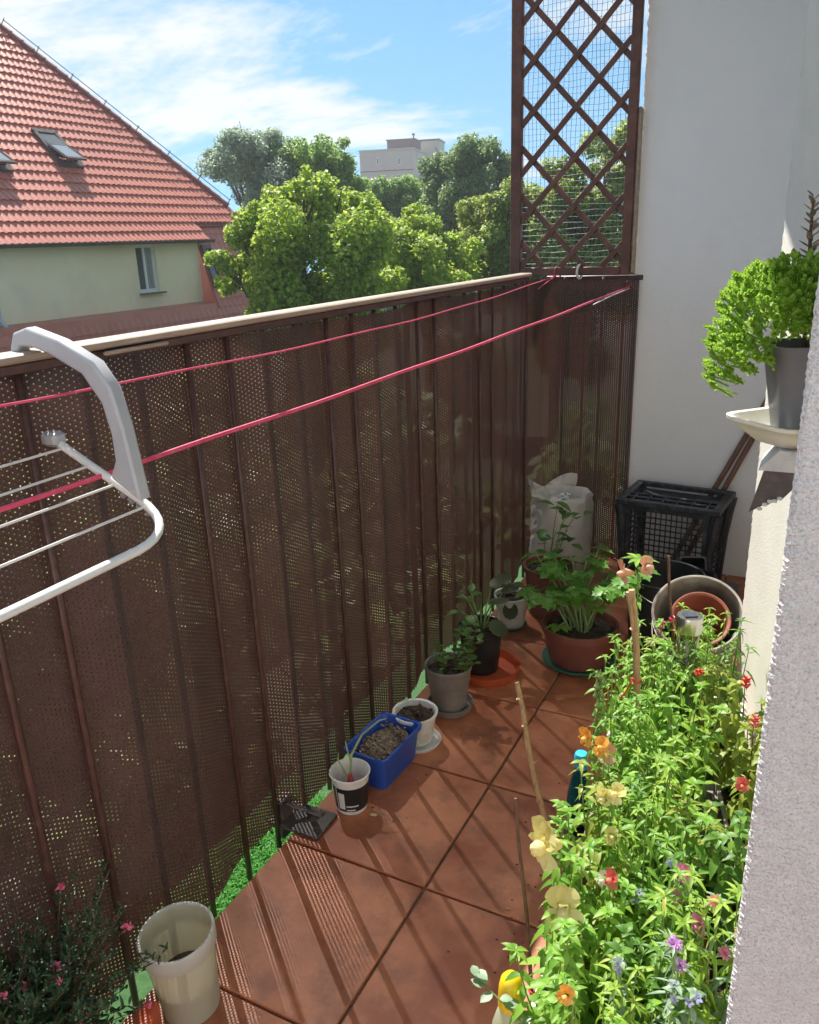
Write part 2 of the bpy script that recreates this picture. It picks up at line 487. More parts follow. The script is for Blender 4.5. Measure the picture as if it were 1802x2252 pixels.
# ---- balcony floor: slab with single tiles
fl = MB()
fl.box((-.30, 1.11, -.09), (1.51, 4.68, .164))
floor_o = fl.build('balcony_floor', M['grout'], kind='structure', smooth=False)
TP, G = .405, .0032
xs = [-1.0555, -.674, -.269, .136, .449]
ys = [-1.2]+[1.303+TP*k for k in range(-6, 6)]+[3.44]
ys = sorted(set([y for y in ys if -1.2 <= y <= 3.44]))
tile_cache = {}
for i in range(len(xs)-1):
    for j in range(len(ys)-1):
        wx, wy = xs[i+1]-xs[i]-2*G, ys[j+1]-ys[j]-2*G
        if wx < .02 or wy < .02:
            continue
        key = (round(wx, 3), round(wy, 3))
        if key not in tile_cache:
            t = MB().bbox((0, 0, 0), (wx, wy, .012), .0022)
            tile_cache[key] = t.mesh('tile', [M['tile']], False)
        o = link('tile', tile_cache[key], floor_o, loc=((xs[i]+xs[i+1])/2, (ys[j]+ys[j+1])/2, -.0055+random.uniform(-.0006, .0006)))
        o.rotation_euler = (random.uniform(-.002, .002), random.uniform(-.002, .002), random.uniform(-.002, .002))

# ---- artificial turf on the ledge outside the slab
lg = MB()
lg.box((-1.18, 1.6, -.16), (.22, 3.8, .10))
lg.build('turf_ledge', M['turfbase'], kind='structure', smooth=False)
n = 3600
px = RNG.uniform(-1.27, -1.072, n); py = RNG.uniform(1.0, 1.58, n)
ang = RNG.uniform(0, 2*np.pi, n); ln = RNG.uniform(.018, .034, n); lean = RNG.uniform(.2, 1.0, n); wd = .0016
b0 = np.stack([px, py, np.full(n, -.111)], 1)
dirv = np.stack([np.cos(ang)*np.sin(lean), np.sin(ang)*np.sin(lean), np.cos(lean)], 1)
sidev = np.stack([-np.sin(ang), np.cos(ang), np.zeros(n)], 1)*wd
mid = b0+dirv*(ln*.6)[:, None]
tip = b0+dirv*ln[:, None]+np.stack([np.cos(ang), np.sin(ang), np.full(n, -.5)], 1)*(ln*.25)[:, None]
V = np.stack([b0-sidev, b0+sidev, mid+sidev, mid-sidev, tip+sidev*.4, tip-sidev*.4], 1).reshape(-1, 3)
k = np.arange(n)*6
F = np.concatenate([np.stack([k, k+1, k+2, k+3], 1), np.stack([k+3, k+2, k+4, k+5], 1)])
link('artificial_turf', npmesh('artificial_turf', V, F, [M['grassgreen']]), label='strip of bright green artificial turf on the ledge under the brown screen', cat='turf', kind='stuff')

# ---- walls
def rough_edge_wall(name, poly, z0, z1, mat, edges, amp, step, label, cat, parent=None):
    """vertical prism on polygon poly; the listed corner indices get a rough plaster arris"""
    b = MB()
    nz_ = int((z1-z0)/step)
    cols = []
    rnd = random.Random(3)
    for i, p in enumerate(poly):
        p = Vector((p[0], p[1], 0))
        q0 = Vector((*poly[i-1], 0)); q1 = Vector((*poly[(i+1) % len(poly)], 0))
        if i in edges:
            d0 = (q0-p).normalized(); d1 = (q1-p).normalized()
            for off, a in ((d0*.014, 0), (d0*.004, .8), (d1*.004, .8), (d1*.014, 0)):
                cols.append((p+off, a))
        else:
            cols.append((p, 0))
    nc = len(cols)
    for j in range(nz_+1):
        z = z0+(z1-z0)*j/nz_
        sh = amp*.5*rnd.uniform(-1, 1)
        for c, a in cols:
            b.v.append((c.x+a*(sh+rnd.uniform(-amp, amp)), c.y+a*(sh+rnd.uniform(-amp, amp)), z))
    for j in range(nz_):
        for i in range(nc):
            l = (i+1) % nc
            b.f.append((j*nc+i, j*nc+l, (j+1)*nc+l, (j+1)*nc+i)); b.m.append(0)
    b.f.append(tuple(range(nc-1, -1, -1))); b.m.append(0)
    b.f.append(tuple(nz_*nc+i for i in range(nc))); b.m.append(0)
    return b.build(name, mat, parent, label=label, cat=cat, smooth=False)

TH = R_(15)
FC = Vector((-.131, 2.30, 0))
U = Vector((math.sin(TH), -math.cos(TH), 0))      # along the side wall, towards the door
Vo = Vector((-math.cos(TH), -math.sin(TH), 0))    # out of the side wall
PE = FC+U*1.36
rough_edge_wall('end_wall', [(-.727, 3.42), (.12, 3.42), (.12, 3.72), (-.727, 3.72)], -.2, 2.74, M['plaster'], [0], .0022, .012,
                'white plastered end wall behind the black crate', 'wall')
side = rough_edge_wall('side_wall', [(FC.x, FC.y), (PE.x, PE.y), (1.5, PE.y), (1.5, 3.41), (.13, 3.41), (.13, 2.30)], -.2, 2.74, M['plaster_cream'], [0], .0012, .008,
                'cream plastered side wall carrying the window sill, behind the flower bed', 'wall')
rough_edge_wall('door_jamb', [(-.011, .62), (.75, .62), (.75, .965), (-.011, .965)], -.2, 2.74, M['plaster_rough'], [0], .0008, .0024,
                'rough grey plaster door jamb nearest the camera, along the right edge', 'wall')
b = MB(); b.box((-.60, -1.30, 1.27), (1.22, .20, 2.94)); b.build('rear_bounce_wall', M['plaster'], side, smooth=False)  # unseen wall behind the camera, added to bounce sunlight into the balcony
b = MB(); b.box((.37, -.82, 1.27), (.76, .76, 2.94)); b.build('rear_bounce_pier', M['plaster'], side, smooth=False)  # unseen pier, added to bounce warm sunlight back onto the door jamb
sl = MB(); sl.box((.35, 2.3, 2.84), (2.40, 3.6, .20))
sl.build('upper_slab', M['plaster'], side, smooth=False)
# shelf bracket on the side wall
t = thing('shelf_bracket', 'pale metal shelf bracket with ragged dark plate under the cream saucer', 'bracket', (-.07, 1.36, 1.03))
b = MB()
b.add([(-.006, 0, 0), (.25, 0, .002), (.25, 0, .034), (.022, 0, .034), (-.006, .11, 0), (.25, .11, .002), (.25, .11, .034), (.022, .11, .034)], [(0, 1, 2, 3), (7, 6, 5, 4), (3, 2, 6, 7), (4, 5, 1, 0), (0, 3, 7, 4)])
b.build('plate', M['bracket'], t, smooth=False)
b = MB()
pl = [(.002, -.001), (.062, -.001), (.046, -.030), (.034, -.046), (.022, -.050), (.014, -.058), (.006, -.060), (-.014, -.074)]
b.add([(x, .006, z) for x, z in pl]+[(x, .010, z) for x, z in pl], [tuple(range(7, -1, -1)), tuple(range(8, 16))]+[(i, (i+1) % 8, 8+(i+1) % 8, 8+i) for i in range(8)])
b.build('dark_plate', M['darkmetal'], t, smooth=False)  # thin dark plate with a ragged lower edge, hung under the pale one
b = MB()
for q in range(5):
    b.bbox((.002+.007*q, .003, -.064+.005*q+random.uniform(-.003, .003)), (.008, .004, .006), .0015, Matrix.Rotation(0, 4, 'Y'))
b.build('pale_flake', M['plaster_cream'], t, smooth=False)  # small pale blocks along the lower edge of the dark plate

# ================================================================== RAILING
XF = -1.09
rail = thing('balcony_railing', 'dark brown balcony railing with paired round bars and a pale flat top rail', 'railing', (XF, 0, 0))
b = MB(); b.bbox((-.004, 1.44, 1.250), (.050, 3.46, .014), .003); b.build('top_rail', M['rail'], rail)
b = MB(); b.bbox((0, 1.44, 1.234), (.026, 3.44, .016), .002); b.build('flat_bar', M['bar'], rail)
b = MB(); b.bbox((.022, 1.05, 1.236), (.008, .15, .007), .002); b.build('batten', M['rail'], rail, label='short pale wooden batten under the top rail')
bar_me = MB().tube([(0, 0, -.045), (0, 0, .4), (0, 0, .8), (0, 0, 1.236)], .0068, 10).mesh('bar', [M['bar']])
ybars = []
y = .70-.49
k = 0
while y < 3.2:
    for off in (0, .12):
        ybars.append((y+off, True))
    for off in (.243, .366):
        ybars.append((y+off, False))
    y += .4925
ybars = [(a, f) for a, f in ybars if a < 3.20]
for a, f in ybars:
    link('bar', bar_me, rail, loc=(0 if f else -.004, a, 0))
# side return
b = MB(); b.bbox((.20, 3.43, 1.222), (.40, .03, .02), .002); b.build('side_rail', M['bar'], rail)
for a in (.085, .245):
    link('bar', bar_me, rail, loc=(a, 3.405, -.01))
for a in (.165, .325):
    link('bar', bar_me, rail, loc=(a, 3.43, -.01))
# foot of a railing post, screwed to the floor
f = MB()
f.bbox((.035, 1.375, .006), (.15, .10, .008), .002)
f.bbox((-.012, 1.36, .015), (.028, .05, .11), .003)
f.tube([(-.01, 1.36, .055), (.075, 1.40, .012)], .009, 6, flat=.5)
for bx_, by_ in ((.075, 1.41), (.09, 1.35)):
    f.tube([(bx_, by_, .008), (bx_, by_, .018)], .006, 6)
f.build('post_foot', M['darkmetal'], rail, smooth=False, label='dark steel post foot bolted to the floor edge')

# ---- perforated screen woven through the bars
PITCH = .010
def mat_path(s):
    """arc length -> (x, y, nx, ny): along the fence, then round the corner along the end"""
    Lm = 3.03
    y0 = .30
    ph = (y0+s-.70+.0)/.4925*2*np.pi
    off = -.0115*np.cos(ph-.122*2*np.pi*.5/.4925*1.0) if False else -.0125*np.clip(1.9*np.cos((y0+s-.76)/.4925*2*np.pi), -1, 1)
    sx_ = np.where(s < Lm, XF+off, 0); sy_ = np.where(s < Lm, y0+s, 0)
    t = s-Lm
    rr = .06
    al = rr*np.pi/2
    a = np.clip(t/rr, 0, np.pi/2)
    cx_, cy_ = XF+.011+rr, y0+Lm
    bx_ = cx_-rr*np.cos(a)+np.maximum(t-al, 0); by_ = cy_+rr*np.sin(a)
    w_ = np.clip(t/.05, 0, 1)
    X = np.where(s < Lm, sx_, bx_+(off-.0)*0)
    blend = np.clip((s-(Lm-.15))/.15, 0, 1)
    X = np.where(s < Lm, X*(1-blend)+(XF+.011)*blend, X)
    Y = np.where(s < Lm, sy_, by_)
    return X, Y
S_LEN = 3.03+.06*np.pi/2+.33
a6 = np.arange(6)*np.pi/3
def perforated(name, ps, pz, z0, z1, rings, straight=False):
    """sheet with a staggered grid of real holes; ps across, pz up"""
    nc_, nr_ = int(S_LEN/ps), int((z1-z0)/pz)
    ci, ri = np.meshgrid(np.arange(nc_), np.arange(nr_))
    cs = (ci*ps).ravel(); cz = (z0+ri*pz+(ci % 2)*pz*.5).ravel()
    nh = len(cs)
    RC = ps/1.5
    out = []
    for (r, dep) in rings:
        if r is None:                      # cell outline
            ds = np.array([[RC, RC/2, -RC/2, -RC, -RC/2, RC/2]]); dz = np.array([[0, pz/2, pz/2, 0, -pz/2, -pz/2]])
        else:
            rv = r*(1-.16*np.clip((cz-.40)/.25, 0, 1))[:, None] if r < .003 else r
            ds, dz = rv*np.cos(a6)[None, :], rv*np.sin(a6)[None, :]*pz/(ps*1.1547)
        s_ = np.maximum(cs[:, None]+ds, 0)
        z_ = cz[:, None]+dz
        X, Y = mat_path(s_)
        X2, Y2 = mat_path(s_+1e-3)
        nx, ny = (Y2-Y), -(X2-X)
        l = np.hypot(nx, ny)+1e-12
        nx, ny = nx/l, ny/l                # towards the balcony
        if straight:
            X = np.where(s_ < 3.03, XF-.0175, X); nx = np.where(s_ < 3.03, 1, nx); ny = np.where(s_ < 3.03, 0, ny)
        und = .0022*np.sin(Y*9+z_*4)*np.sin(z_*7+1)
        zz = z_+.022-.018*np.clip((Y-1.0)/.4, 0, 1)+.004*np.sin(s_*7)
        out.append(np.stack([X+nx*(dep+und), Y+ny*(dep+und), zz], 2))
    V = np.concatenate(out, 1).reshape(-1, 3)
    nrg = len(rings)
    base = np.arange(nh)[:, None]*6*nrg
    fs_ = []
    for k_ in range(nrg-1):
        for q in range(6):
            l = (q+1) % 6
            fs_.append(base+np.array([[6*k_+q, 6*k_+l, 6*k_+6+l, 6*k_+6+q]]))
    return npmesh(name, V, np.concatenate(fs_), [M['mat']])
link('privacy_screen', perforated('privacy_screen', .0088, .0096, 0, 1.222, ((None, 0), (.0040, .0009), (.0018, -.0002))), label='dark brown perforated plastic privacy screen woven through the railing bars', cat='screen')

# ================================================================== TRELLIS AND NET
YT = 3.385
tr = thing('wooden_trellis', 'reddish brown diamond lattice trellis standing on the end of the railing', 'trellis', (-.97, YT, 1.235))
def tp_(x, z, dy=0):
    return Vector((x+.97, dy, z-1.235))
for x0, x1, nm in ((-1.236, -1.192, 'stile'), (-.772, -.736, 'stile')):
    b = MB(); b.bbox(((x0+x1)/2+.97, 0, .70), (x1-x0, .03, 1.40), .003); b.build(nm, M['lattice'], tr)
b = MB(); b.bbox((-.982+.97, 0, .016), (.42, .03, .034), .003); b.build('bottom_rail', M['lattice'], tr)
b = MB(); b.bbox((-.982+.97, 0, 1.385), (.42, .03, .034), .003); b.build('top_rail', M['lattice'], tr)
XL, XR, ZB, ZT = -1.192, -.772, 1.268, 2.60
def slat(sign, kk):
    sl_ = 1.045*sign
    c = 2.13+kk*.180+sl_*1.06           # z = c + sl*x
    pts = []
    for xx in (XL, XR):
        zz = c+sl_*xx
        if ZB <= zz <= ZT: pts.append((xx, zz))
    for zz in (ZB, ZT):
        xx = (zz-c)/sl_
        if XL < xx < XR: pts.append((xx, zz))
    if len(pts) < 2: return
    pts.sort()
    p0, p1 = pts[0], pts[-1]
    d = Vector((p1[0]-p0[0], 0, p1[1]-p0[1]))
    L_ = d.length
    if L_ < .03: return
    an = math.atan2(d.z, d.x)
    b_ = MB(); b_.bbox((0, 0, 0), (L_+.012, .007, .0225), .0015)
    mtx = Matrix.Translation(tp_((p0[0]+p1[0])/2, (p0[1]+p1[1])/2, -.004 if sign > 0 else .004)) @ Matrix.Rotation(-an, 4, 'Y')
    b_.build('slat', M['lattice'], tr, M=mtx)
for kk in range(-11, 10):
    slat(1, kk); slat(-1, kk)
nb = MB()
for i in range(60):
    z = 1.26+i*.0225
    pts = [(-1.25+t*.06, YT+.022+.003*math.sin(t*1.7+i), z+.0025*math.sin(t*2.3+i*1.3)) for t in range(9)]
    nb.tube(pts, .0009, 3, cap=False)
for i in range(28):
    x = -1.245+i*.0176
    pts = [(x+.003*math.sin(t*1.9+i), YT+.024+.003*math.sin(t*1.1+i), 1.25+t*.1) for t in range(14)]
    nb.tube(pts, .0009, 3, cap=False)
nb.build('garden_net', M['net'], label='fine dark green netting stretched behind the lattice trellis', cat='net', smooth=False)
rg = MB()
rg.tube([(-.94+.004*math.cos(a), YT+.024*math.cos(a)-.002, 1.249+.027*math.sin(a)) for a in np.linspace(0, 2*math.pi, 19)], .0052, 6, cap=False)
rg.build('ring_clip', M['white'], label='white plastic ring clipped round the trellis bottom rail', cat='ring')
st = MB(); st.bbox((0, 0, 0), (.014, .035, .60), .004)
st.build('wood_strip', M['rail'], label='weathered pale wooden strip between trellis and wall edge', cat='wood strip', loc=(-.729, 3.40, 1.54))

# ================================================================== CLOTHES LINES
def line(p0, p1, sag, r, name, label, mat, extra=None):
    p0, p1 = Vector(p0), Vector(p1)
    pts = []
    for i in range(41):
        t = i/40
        p = p0.lerp(p1, t)
        p.z -= sag*4*t*(1-t)
        p.z += .0012*math.sin(t*31)*(1 if sag > .01 else .3)
        pts.append(p)
    b_ = MB().tube(pts, r, 6)
    if extra: extra(b_)
    b_.build(name, mat, label=label, cat='clothesline')
def loop_end(b_):
    b_.tube([(-1.03, 3.37, 1.238), (-1.045, 3.33, 1.222), (-1.06, 3.28, 1.203), (-1.068, 3.24, 1.19)], .0019, 5)
    b_.tube([(-1.03+.012*math.cos(a), 3.385+.02*math.cos(a), 1.25+.022*math.sin(a)) for a in np.linspace(0, 6.28, 13)], .0024, 5, cap=False)
line((-.985, .30, 1.221), (-1.03, 3.37, 1.238), .040, .0021, 'clothes_line', 'thin pink clothesline, the upper one, tied to the trellis rail', M['pink'], loop_end)
line((-1.040, .30, 1.053), (-.735, 3.40, 1.190), .018, .0040, 'clothes_line', 'thick pink clothesline, the lower one, running to the wall edge', M['pink'])
b = MB().tube([(-.735, 3.39, 1.182), (-.742, 3.1, 1.172), (-.748, 2.88, 1.160)], .0022, 5)
b.build('white_rope', M['white'], label='short white cord beside the far end of the lower pink line', cat='rope')

# ================================================================== DRYING RACK
rk = thing('drying_rack', 'white folding drying rack with grey plastic hook arm hung on the top rail', 'drying rack', (XF, .85, 1.262))
def rl(x, y, z):
    return Vector((x-XF, y-.85, z-1.262))
outer = [(-1.122, 1.225), (-1.116, 1.262), (-1.104, 1.285), (-1.075, 1.293), (-1.01, 1.276), (-.945, 1.246), (-.918, 1.210), (-.904, 1.150), (-.896, 1.090), (-.890, 1.040)]
inner = [(-1.108, 1.225), (-1.104, 1.250), (-1.095, 1.264), (-1.070, 1.2645), (-1.035, 1.255), (-.972, 1.228), (-.940, 1.186), (-.930, 1.140), (-.930, 1.100), (-.945, 1.072)]
b = MB()
yy = (.838, .862)
n_ = len(outer)
for yv in yy:
    for (x, z) in outer: b.v.append(rl(x, yv, z))
    for (x, z) in inner: b.v.append(rl(x, yv, z))
for i in range(n_-1):
    b.f += [(i, i+1, n_+i+1, n_+i), (2*n_+i+1, 2*n_+i, 3*n_+i, 3*n_+i+1), (i+1, i, 2*n_+i, 2*n_+i+1), (n_+i, n_+i+1, 3*n_+i+1, 3*n_+i)]
b.f += [(0, n_, 3*n_, 2*n_), (n_-1, 3*n_-1, 4*n_-1, 2*n_-1)]
b.m = [0]*len(b.f)
arm = b.build('hook_arm', M['rackgrey'], rk, sharp=50)
bv = arm.modifiers.new('bevel', 'BEVEL'); bv.width = .004; bv.segments = 2; bv.limit_method = 'ANGLE'; bv.angle_limit = R_(50)
pts = [rl(-1.085, .862, 1.115), rl(-1.0, .862, 1.074), rl(-.915, .862, 1.034)]
for a in np.linspace(0, 1, 9):
    q0, q1, q2 = Vector((-.915, .862, 1.034)), Vector((-.842, .862, .997)), Vector((-.842, .775, .992))
    p = q0*(1-a)**2+q1*2*a*(1-a)+q2*a*a
    pts.append(rl(*p))
pts += [rl(-.842, .6, .990), rl(-.842, .3, .988)]
MB().tube(pts, .0068, 10).build('frame_tube', M['rackwhite'], rk, sharp=70)
for (x, z) in ((-1.064, 1.103), (-1.011, 1.079), (-.961, 1.054), (-.901, 1.026)):
    MB().tube([rl(x, .862, z), rl(x, .55, z-.002), rl(x, .3, z)], .0021, 6).build('wire', M['rackwhite'], rk)
b = MB(); b.bbox(rl(-1.085, .862, 1.117), (.035, .026, .024), .005); b.build('wall_pad', M['rackgrey'], rk)
b = MB()
for i in range(4):
    b.bbox(rl(-.955+.016*i, .868, 1.037-.008*i), (.009, .012, .014), .003)
b.build('ratchet', M['slate'], rk)
# ================================================================== HOUSE WITH RED ROOF
house = thing('red_roofed_house', 'cream house with a large red tiled roof on the left beyond the railing', 'house', (-20, 16, GZ))
def hp(x, y, z): return (x+20, y-16, z-GZ)
TPI = math.tan(R_(46)); CP, SP = math.cos(R_(46)), math.sin(R_(46))
EX, EZ = -17.70, 1.56            # eave edge of the dormer roof plane
def rpt(y, d, lift=0):
    """point on the roof plane: d metres up the slope from the eave"""
    return Vector(hp(EX-d*CP+lift*SP, y, EZ+d*SP+lift*CP))
HB, HT = Vector((-18.75, 23.29, 2.63)), Vector((-23.88, 19.68, 7.95))
HD = (HT-HB)
def hip_y(d):
    x = EX-d*CP
    return HB.y+HD.y*(x-HB.x)/HD.x
DE = (HB.x-EX)/-CP
YD = 21.02                       # right end of the dormer eave
b = MB()
DT = 11.0
def edge_y(d):
    if d < .60: return YD
    return hip_y(d)
rows = [0, .30, .5999, .60, 2, 4, 6, 8, DT]
for d in rows:
    b.v += [rpt(6, d), rpt(edge_y(d) if d != .60 else hip_y(.6), d)]
for i in range(len(rows)-1):
    if i != 2: b.f.append((2*i, 2*i+1, 2*i+3, 2*i+2))
b.m = [0]*len(b.f)
roof = b.build('roof', M['roofdark'], house, smooth=False)
# tiles
TW, TL = .20, .37
def tile_mb(mb, wl, org=(0, 0, 0), Mx=None):
    ns = 6
    vs = []
    for jj, (v, hgt) in enumerate(((0, -.008), (0, .050), (wl+.03, .006))):
        for i in range(ns+1):
            u = i/ns
            z = hgt+(.018, .020, .008)[jj]*math.sin(2*math.pi*u)
            vs.append(Vector((u*TW, v-(.012*math.sin(math.pi*u)), z)))
    if Mx is not None: vs = [Mx @ p for p in vs]
    fs = []
    for jj in range(2):
        for i in range(ns):
            a = jj*(ns+1)+i
            fs.append((a, a+1, a+ns+2, a+ns+1))
    mb.add(vs, fs)
tme = MB(); tile_mb(tme, TL); tme = tme.mesh('roof_tile', [M['rooftile']], True); tme.set_sharp_from_angle(angle=R_(40))
# tile frame: u along +y, v up the slope, w normal
Tm = Matrix(((0, -CP, SP, 0), (1, 0, 0, 0), (0, SP, CP, 0), (0, 0, 0, 1)))
spots = []
nrow = int(DT/TL)
for r in range(nrow):
    d = r*TL
    ye = edge_y(d+.1) if d >= .55 else YD
    y = 8.0
    while y+TW*.6 < ye:
        spots.append((r, d, y)); y += TW
spots.sort(key=lambda s: (s[1]*1.0+abs(s[2]-18.5)*.55) if s[2] > 13 else 1e3)
rest = MB()
for i, (r, d, y) in enumerate(spots):
    Mx = Matrix.Translation(rpt(y, d, .02)) @ Tm
    if i < 300:
        link('roof_tile', tme, roof, M=Mx)
    else:
        tile_mb(rest, TL, Mx=Mx)
rest.build('roof_tile_field', M['rooftile'], roof, kind='stuff', sharp=40)
# hip caps
cap = MB()
prof = [(math.cos(a)*.14, math.sin(a)*.10) for a in np.linspace(0, math.pi, 7)]
vs = []
for v, sc_ in ((0, 1.15), (.42, .92)):
    vs += [(x*sc_, v, z*sc_) for x, z in prof]
vs += [(x*1.05, 0, z*.8) for x, z in prof]
cap.add(vs, [(i, i+1, 8+i, 7+i) for i in range(6)]+[(14+i, 15+i, 1+i, i) for i in range(6)])
cme = cap.mesh('hip_cap', [M['roofdark']], True); cme.set_sharp_from_angle(angle=R_(50))
hl = HD.length; hd = HD.normalized()
side_ = hd.cross(Vector((SP, 0, CP))).normalized()
upv = side_.cross(hd).normalized()
if upv.z < 0: side_, upv = -side_, -upv
kn = int(hl/.38)
for i in range(kn+1):
    p = HB+hd*(.38*i-.1)
    Mx = Matrix(((side_.x, hd.x, upv.x, p.x+20), (side_.y, hd.y, upv.y, p.y-16), (side_.z, hd.z, upv.z, p.z-GZ+.07), (0, 0, 0, 1)))
    link('hip_cap', cme, roof, M=Mx)
# lightning wire along the hip
b = MB()
q0, q1 = HB+upv*.30, HT+upv*.30
b.tube([Vector(hp(*q0)), Vector(hp(*q1))], .012, 4)
for i in range(8):
    p = HB.lerp(HT, i/7); b.tube([Vector(hp(*(p+upv*.1))), Vector(hp(*(p+upv*.36)))], .018, 4)
b.build('lightning_wire', M['gutter'], house, smooth=False)
# far side of the roof
b = MB()
e1 = Vector(hp(*HT)); e0 = Vector(hp(*HB)); k0 = Vector(hp(-26.5, 23.4, 2.4)); k1 = Vector(hp(-26, 19.7, 7.9))
b.add([e0, e1, k1, k0], [(0, 1, 2, 3)])
b.build('hip_side', M['roofdark'], roof, smooth=False)
# skylight
def skylight(y0, y1, d0, d1, parent):
    s_ = MB()
    for (ya, yb, da, db) in ((y0-.06, y1+.06, d1-.06, d1+.06), (y0-.06, y0+.05, d0, d1), (y1-.05, y1+.06, d0, d1), (y0-.06, y1+.06, d0-.14, d0+.02)):
        c_ = [rpt(ya, da, .0), rpt(yb, da, .0), rpt(yb, db, .0), rpt(ya, db, .0), rpt(ya, da, .14), rpt(yb, da, .14), rpt(yb, db, .14), rpt(ya, db, .14)]
        s_.add(c_, [(3, 2, 1, 0), (4, 5, 6, 7), (0, 1, 5, 4), (1, 2, 6, 5), (2, 3, 7, 6), (3, 0, 4, 7)])
    sk = s_.build('skylight', M['gutter'], parent, smooth=False)
    # inner lining and opened sash, hinged in the middle
    MB().add([rpt(y0, d0, .05), rpt(y1, d0, .05), rpt(y1, d1, .05), rpt(y0, d1, .05)], [(0, 1, 2, 3)]).build('lining', M['block_maroon'], sk, smooth=False)
    L_ = d1-d0
    MB().add([rpt(y0+.05, d0-.10, .36), rpt(y1-.05, d0-.10, .36), rpt(y1-.05, d0+L_*.50, .17), rpt(y0+.05, d0+L_*.50, .17)], [(0, 1, 2, 3)]).build('pane', M['skypane'], sk, smooth=False)
    MB().add([rpt(y0+.05, d0+L_*.52, .16), rpt(y1-.05, d0+L_*.52, .16), rpt(y1-.05, d1-.05, .02+.09), rpt(y0+.05, d1-.05, .02+.09)], [(0, 1, 2, 3)]).build('pane', M['pane'], sk, smooth=False)
    sf = MB()
    for ya in (y0+.01, y1-.01):
        sf.tube([rpt(ya, d0-.12, .36), rpt(ya, d0+L_*.5, .17)], .04, 4)
    sf.tube([rpt(y0, d0-.12, .36), rpt(y1, d0-.12, .36)], .045, 4)
    sf.build('sash', M['gutter'], sk, smooth=False)
skylight(17.45, 18.15, 2.95, 4.15, house)
skylight(14.85, 15.55, 2.6, 3.8, house)
# dormer wall and eave
WX = -18.05
b = MB()
b.add([hp(WX, 6, -.40), hp(WX, 18.19, -.40), hp(WX, 18.98, -.40), hp(WX, 20.86, -.40), hp(WX, 6, .16), hp(WX, 18.19, .16), hp(WX, 18.98, .16), hp(WX, 20.86, .16),
       hp(WX, 6, 1.50), hp(WX, 18.19, 1.50), hp(WX, 18.98, 1.50), hp(WX, 20.86, 1.50), hp(WX, 6, 1.95), hp(WX, 18.19, 1.95), hp(WX, 18.98, 1.95), hp(WX, 20.86, 1.95),
       hp(WX-1.5, 20.86, -.40), hp(WX-1.5, 20.86, 1.95)],
      [(0, 1, 5, 4), (1, 2, 6, 5), (2, 3, 7, 6), (4, 5, 9, 8), (6, 7, 11, 10), (8, 9, 13, 12), (9, 10, 14, 13), (10, 11, 15, 14), (3, 16, 17, 15)])
for (p, q) in (((18.19, .16), (18.19, 1.50)), ((18.98, .16), (18.98, 1.50)), ((18.19, .16), (18.98, .16)), ((18.19, 1.50), (18.98, 1.50))):
    b.add([hp(WX, p[0], p[1]), hp(WX, q[0], q[1]), hp(WX-.16, q[0], q[1]), hp(WX-.16, p[0], p[1])], [(0, 1, 2, 3)])
b.build('dormer_wall', M['housewall'], house, smooth=False)
win = MB()
def bar3(mb, x, y0, y1, z0, z1, dx=.06):
    mb.box(hp(x, (y0+y1)/2, (z0+z1)/2), (dx, y1-y0, z1-z0))
for y0, y1 in ((18.19, 18.27), (18.545, 18.625), (18.90, 18.98)):
    bar3(win, WX-.12, y0, y1, .16, 1.50)
for z0, z1 in ((.16, .25), (1.41, 1.50)):
    for y0, y1 in ((18.27, 18.545), (18.625, 18.90)):
        bar3(win, WX-.12, y0, y1, z0, z1)
win = win.build('window', M['pvc'], house, smooth=False)
for y0, y1 in ((18.27, 18.545), (18.625, 18.90)):
    b = MB(); bar3(b, WX-.13, y0, y1, .25, 1.41, .01); b.build('pane', M['curtain'] if y0 > 18.5 else M['pane'], win, smooth=False)
b = MB(); b.box(hp(WX+.04, 18.60, .13), (.26, .95, .04)); b.build('sill', M['gutter'], win, smooth=False)
# soffit, fascia, gutter
b = MB()
b.box(hp(-17.90, 13.5, 1.55), (.34, 15.0, .05))
b.build('soffit', M['gutter'], house, smooth=False)
b = MB()
pr = [(math.cos(a)*.085, math.sin(a)*.085) for a in np.linspace(math.pi, 2*math.pi, 7)]
vs = [hp(-17.60+x, y, 1.58+z) for y in (6, 21.10) for x, z in pr]
b.add(vs, [(i, i+1, 8+i, 7+i) for i in range(6)])
b.tube([Vector(hp(-17.515, 6, 1.58)), Vector(hp(-17.515, 21.1, 1.58))], .018, 6)
b.build('gutter', M['gutter'], house)
b = MB().tube([Vector(hp(-17.95, 13.36, 1.5)), Vector(hp(-17.97, 13.36, .2)), Vector(hp(-17.97, 13.36, -.15)), Vector(hp(-17.75, 13.42, -.42)), Vector(hp(-17.70, 13.42, -.9))], .06, 8)
b.build('downpipe', M['pipe'], house)
# mansard: steep tiled skirt under and beside the dormer
MX0, MZ0, MX1, MZ1 = -18.30, 2.25, -17.35, -.98
def mp_(y, t):  # t 0 top .. 1 bottom
    return Vector(hp(MX0+(MX1-MX0)*t, y, MZ0+(MZ1-MZ0)*t))
yr = lambda t: 22.55+.45*t
mans = MB()
tb = (WX-MX0)/(MX1-MX0)
t0_ = .80
mans.add([mp_(20.86, 0), mp_(yr(0), 0), mp_(yr(1), 1), mp_(20.86, 1), mp_(20.86, t0_), mp_(6, t0_), mp_(6, 1)], [(0, 1, 2, 3), (3, 6, 5, 4)])
mans.add([mp_(yr(0), 0), Vector(hp(-26, 22.5, 2.25)), Vector(hp(-26, 23, -.98)), mp_(yr(1), 1)], [(0, 1, 2, 3)])
mans.add([mp_(6, t0_), mp_(20.86, t0_), Vector(hp(WX-.02, 20.86, -.28)), Vector(hp(WX-.02, 6, -.28))], [(0, 1, 2, 3)])
mans = mans.build('mansard_roof', M['rooftile'], house, smooth=False)
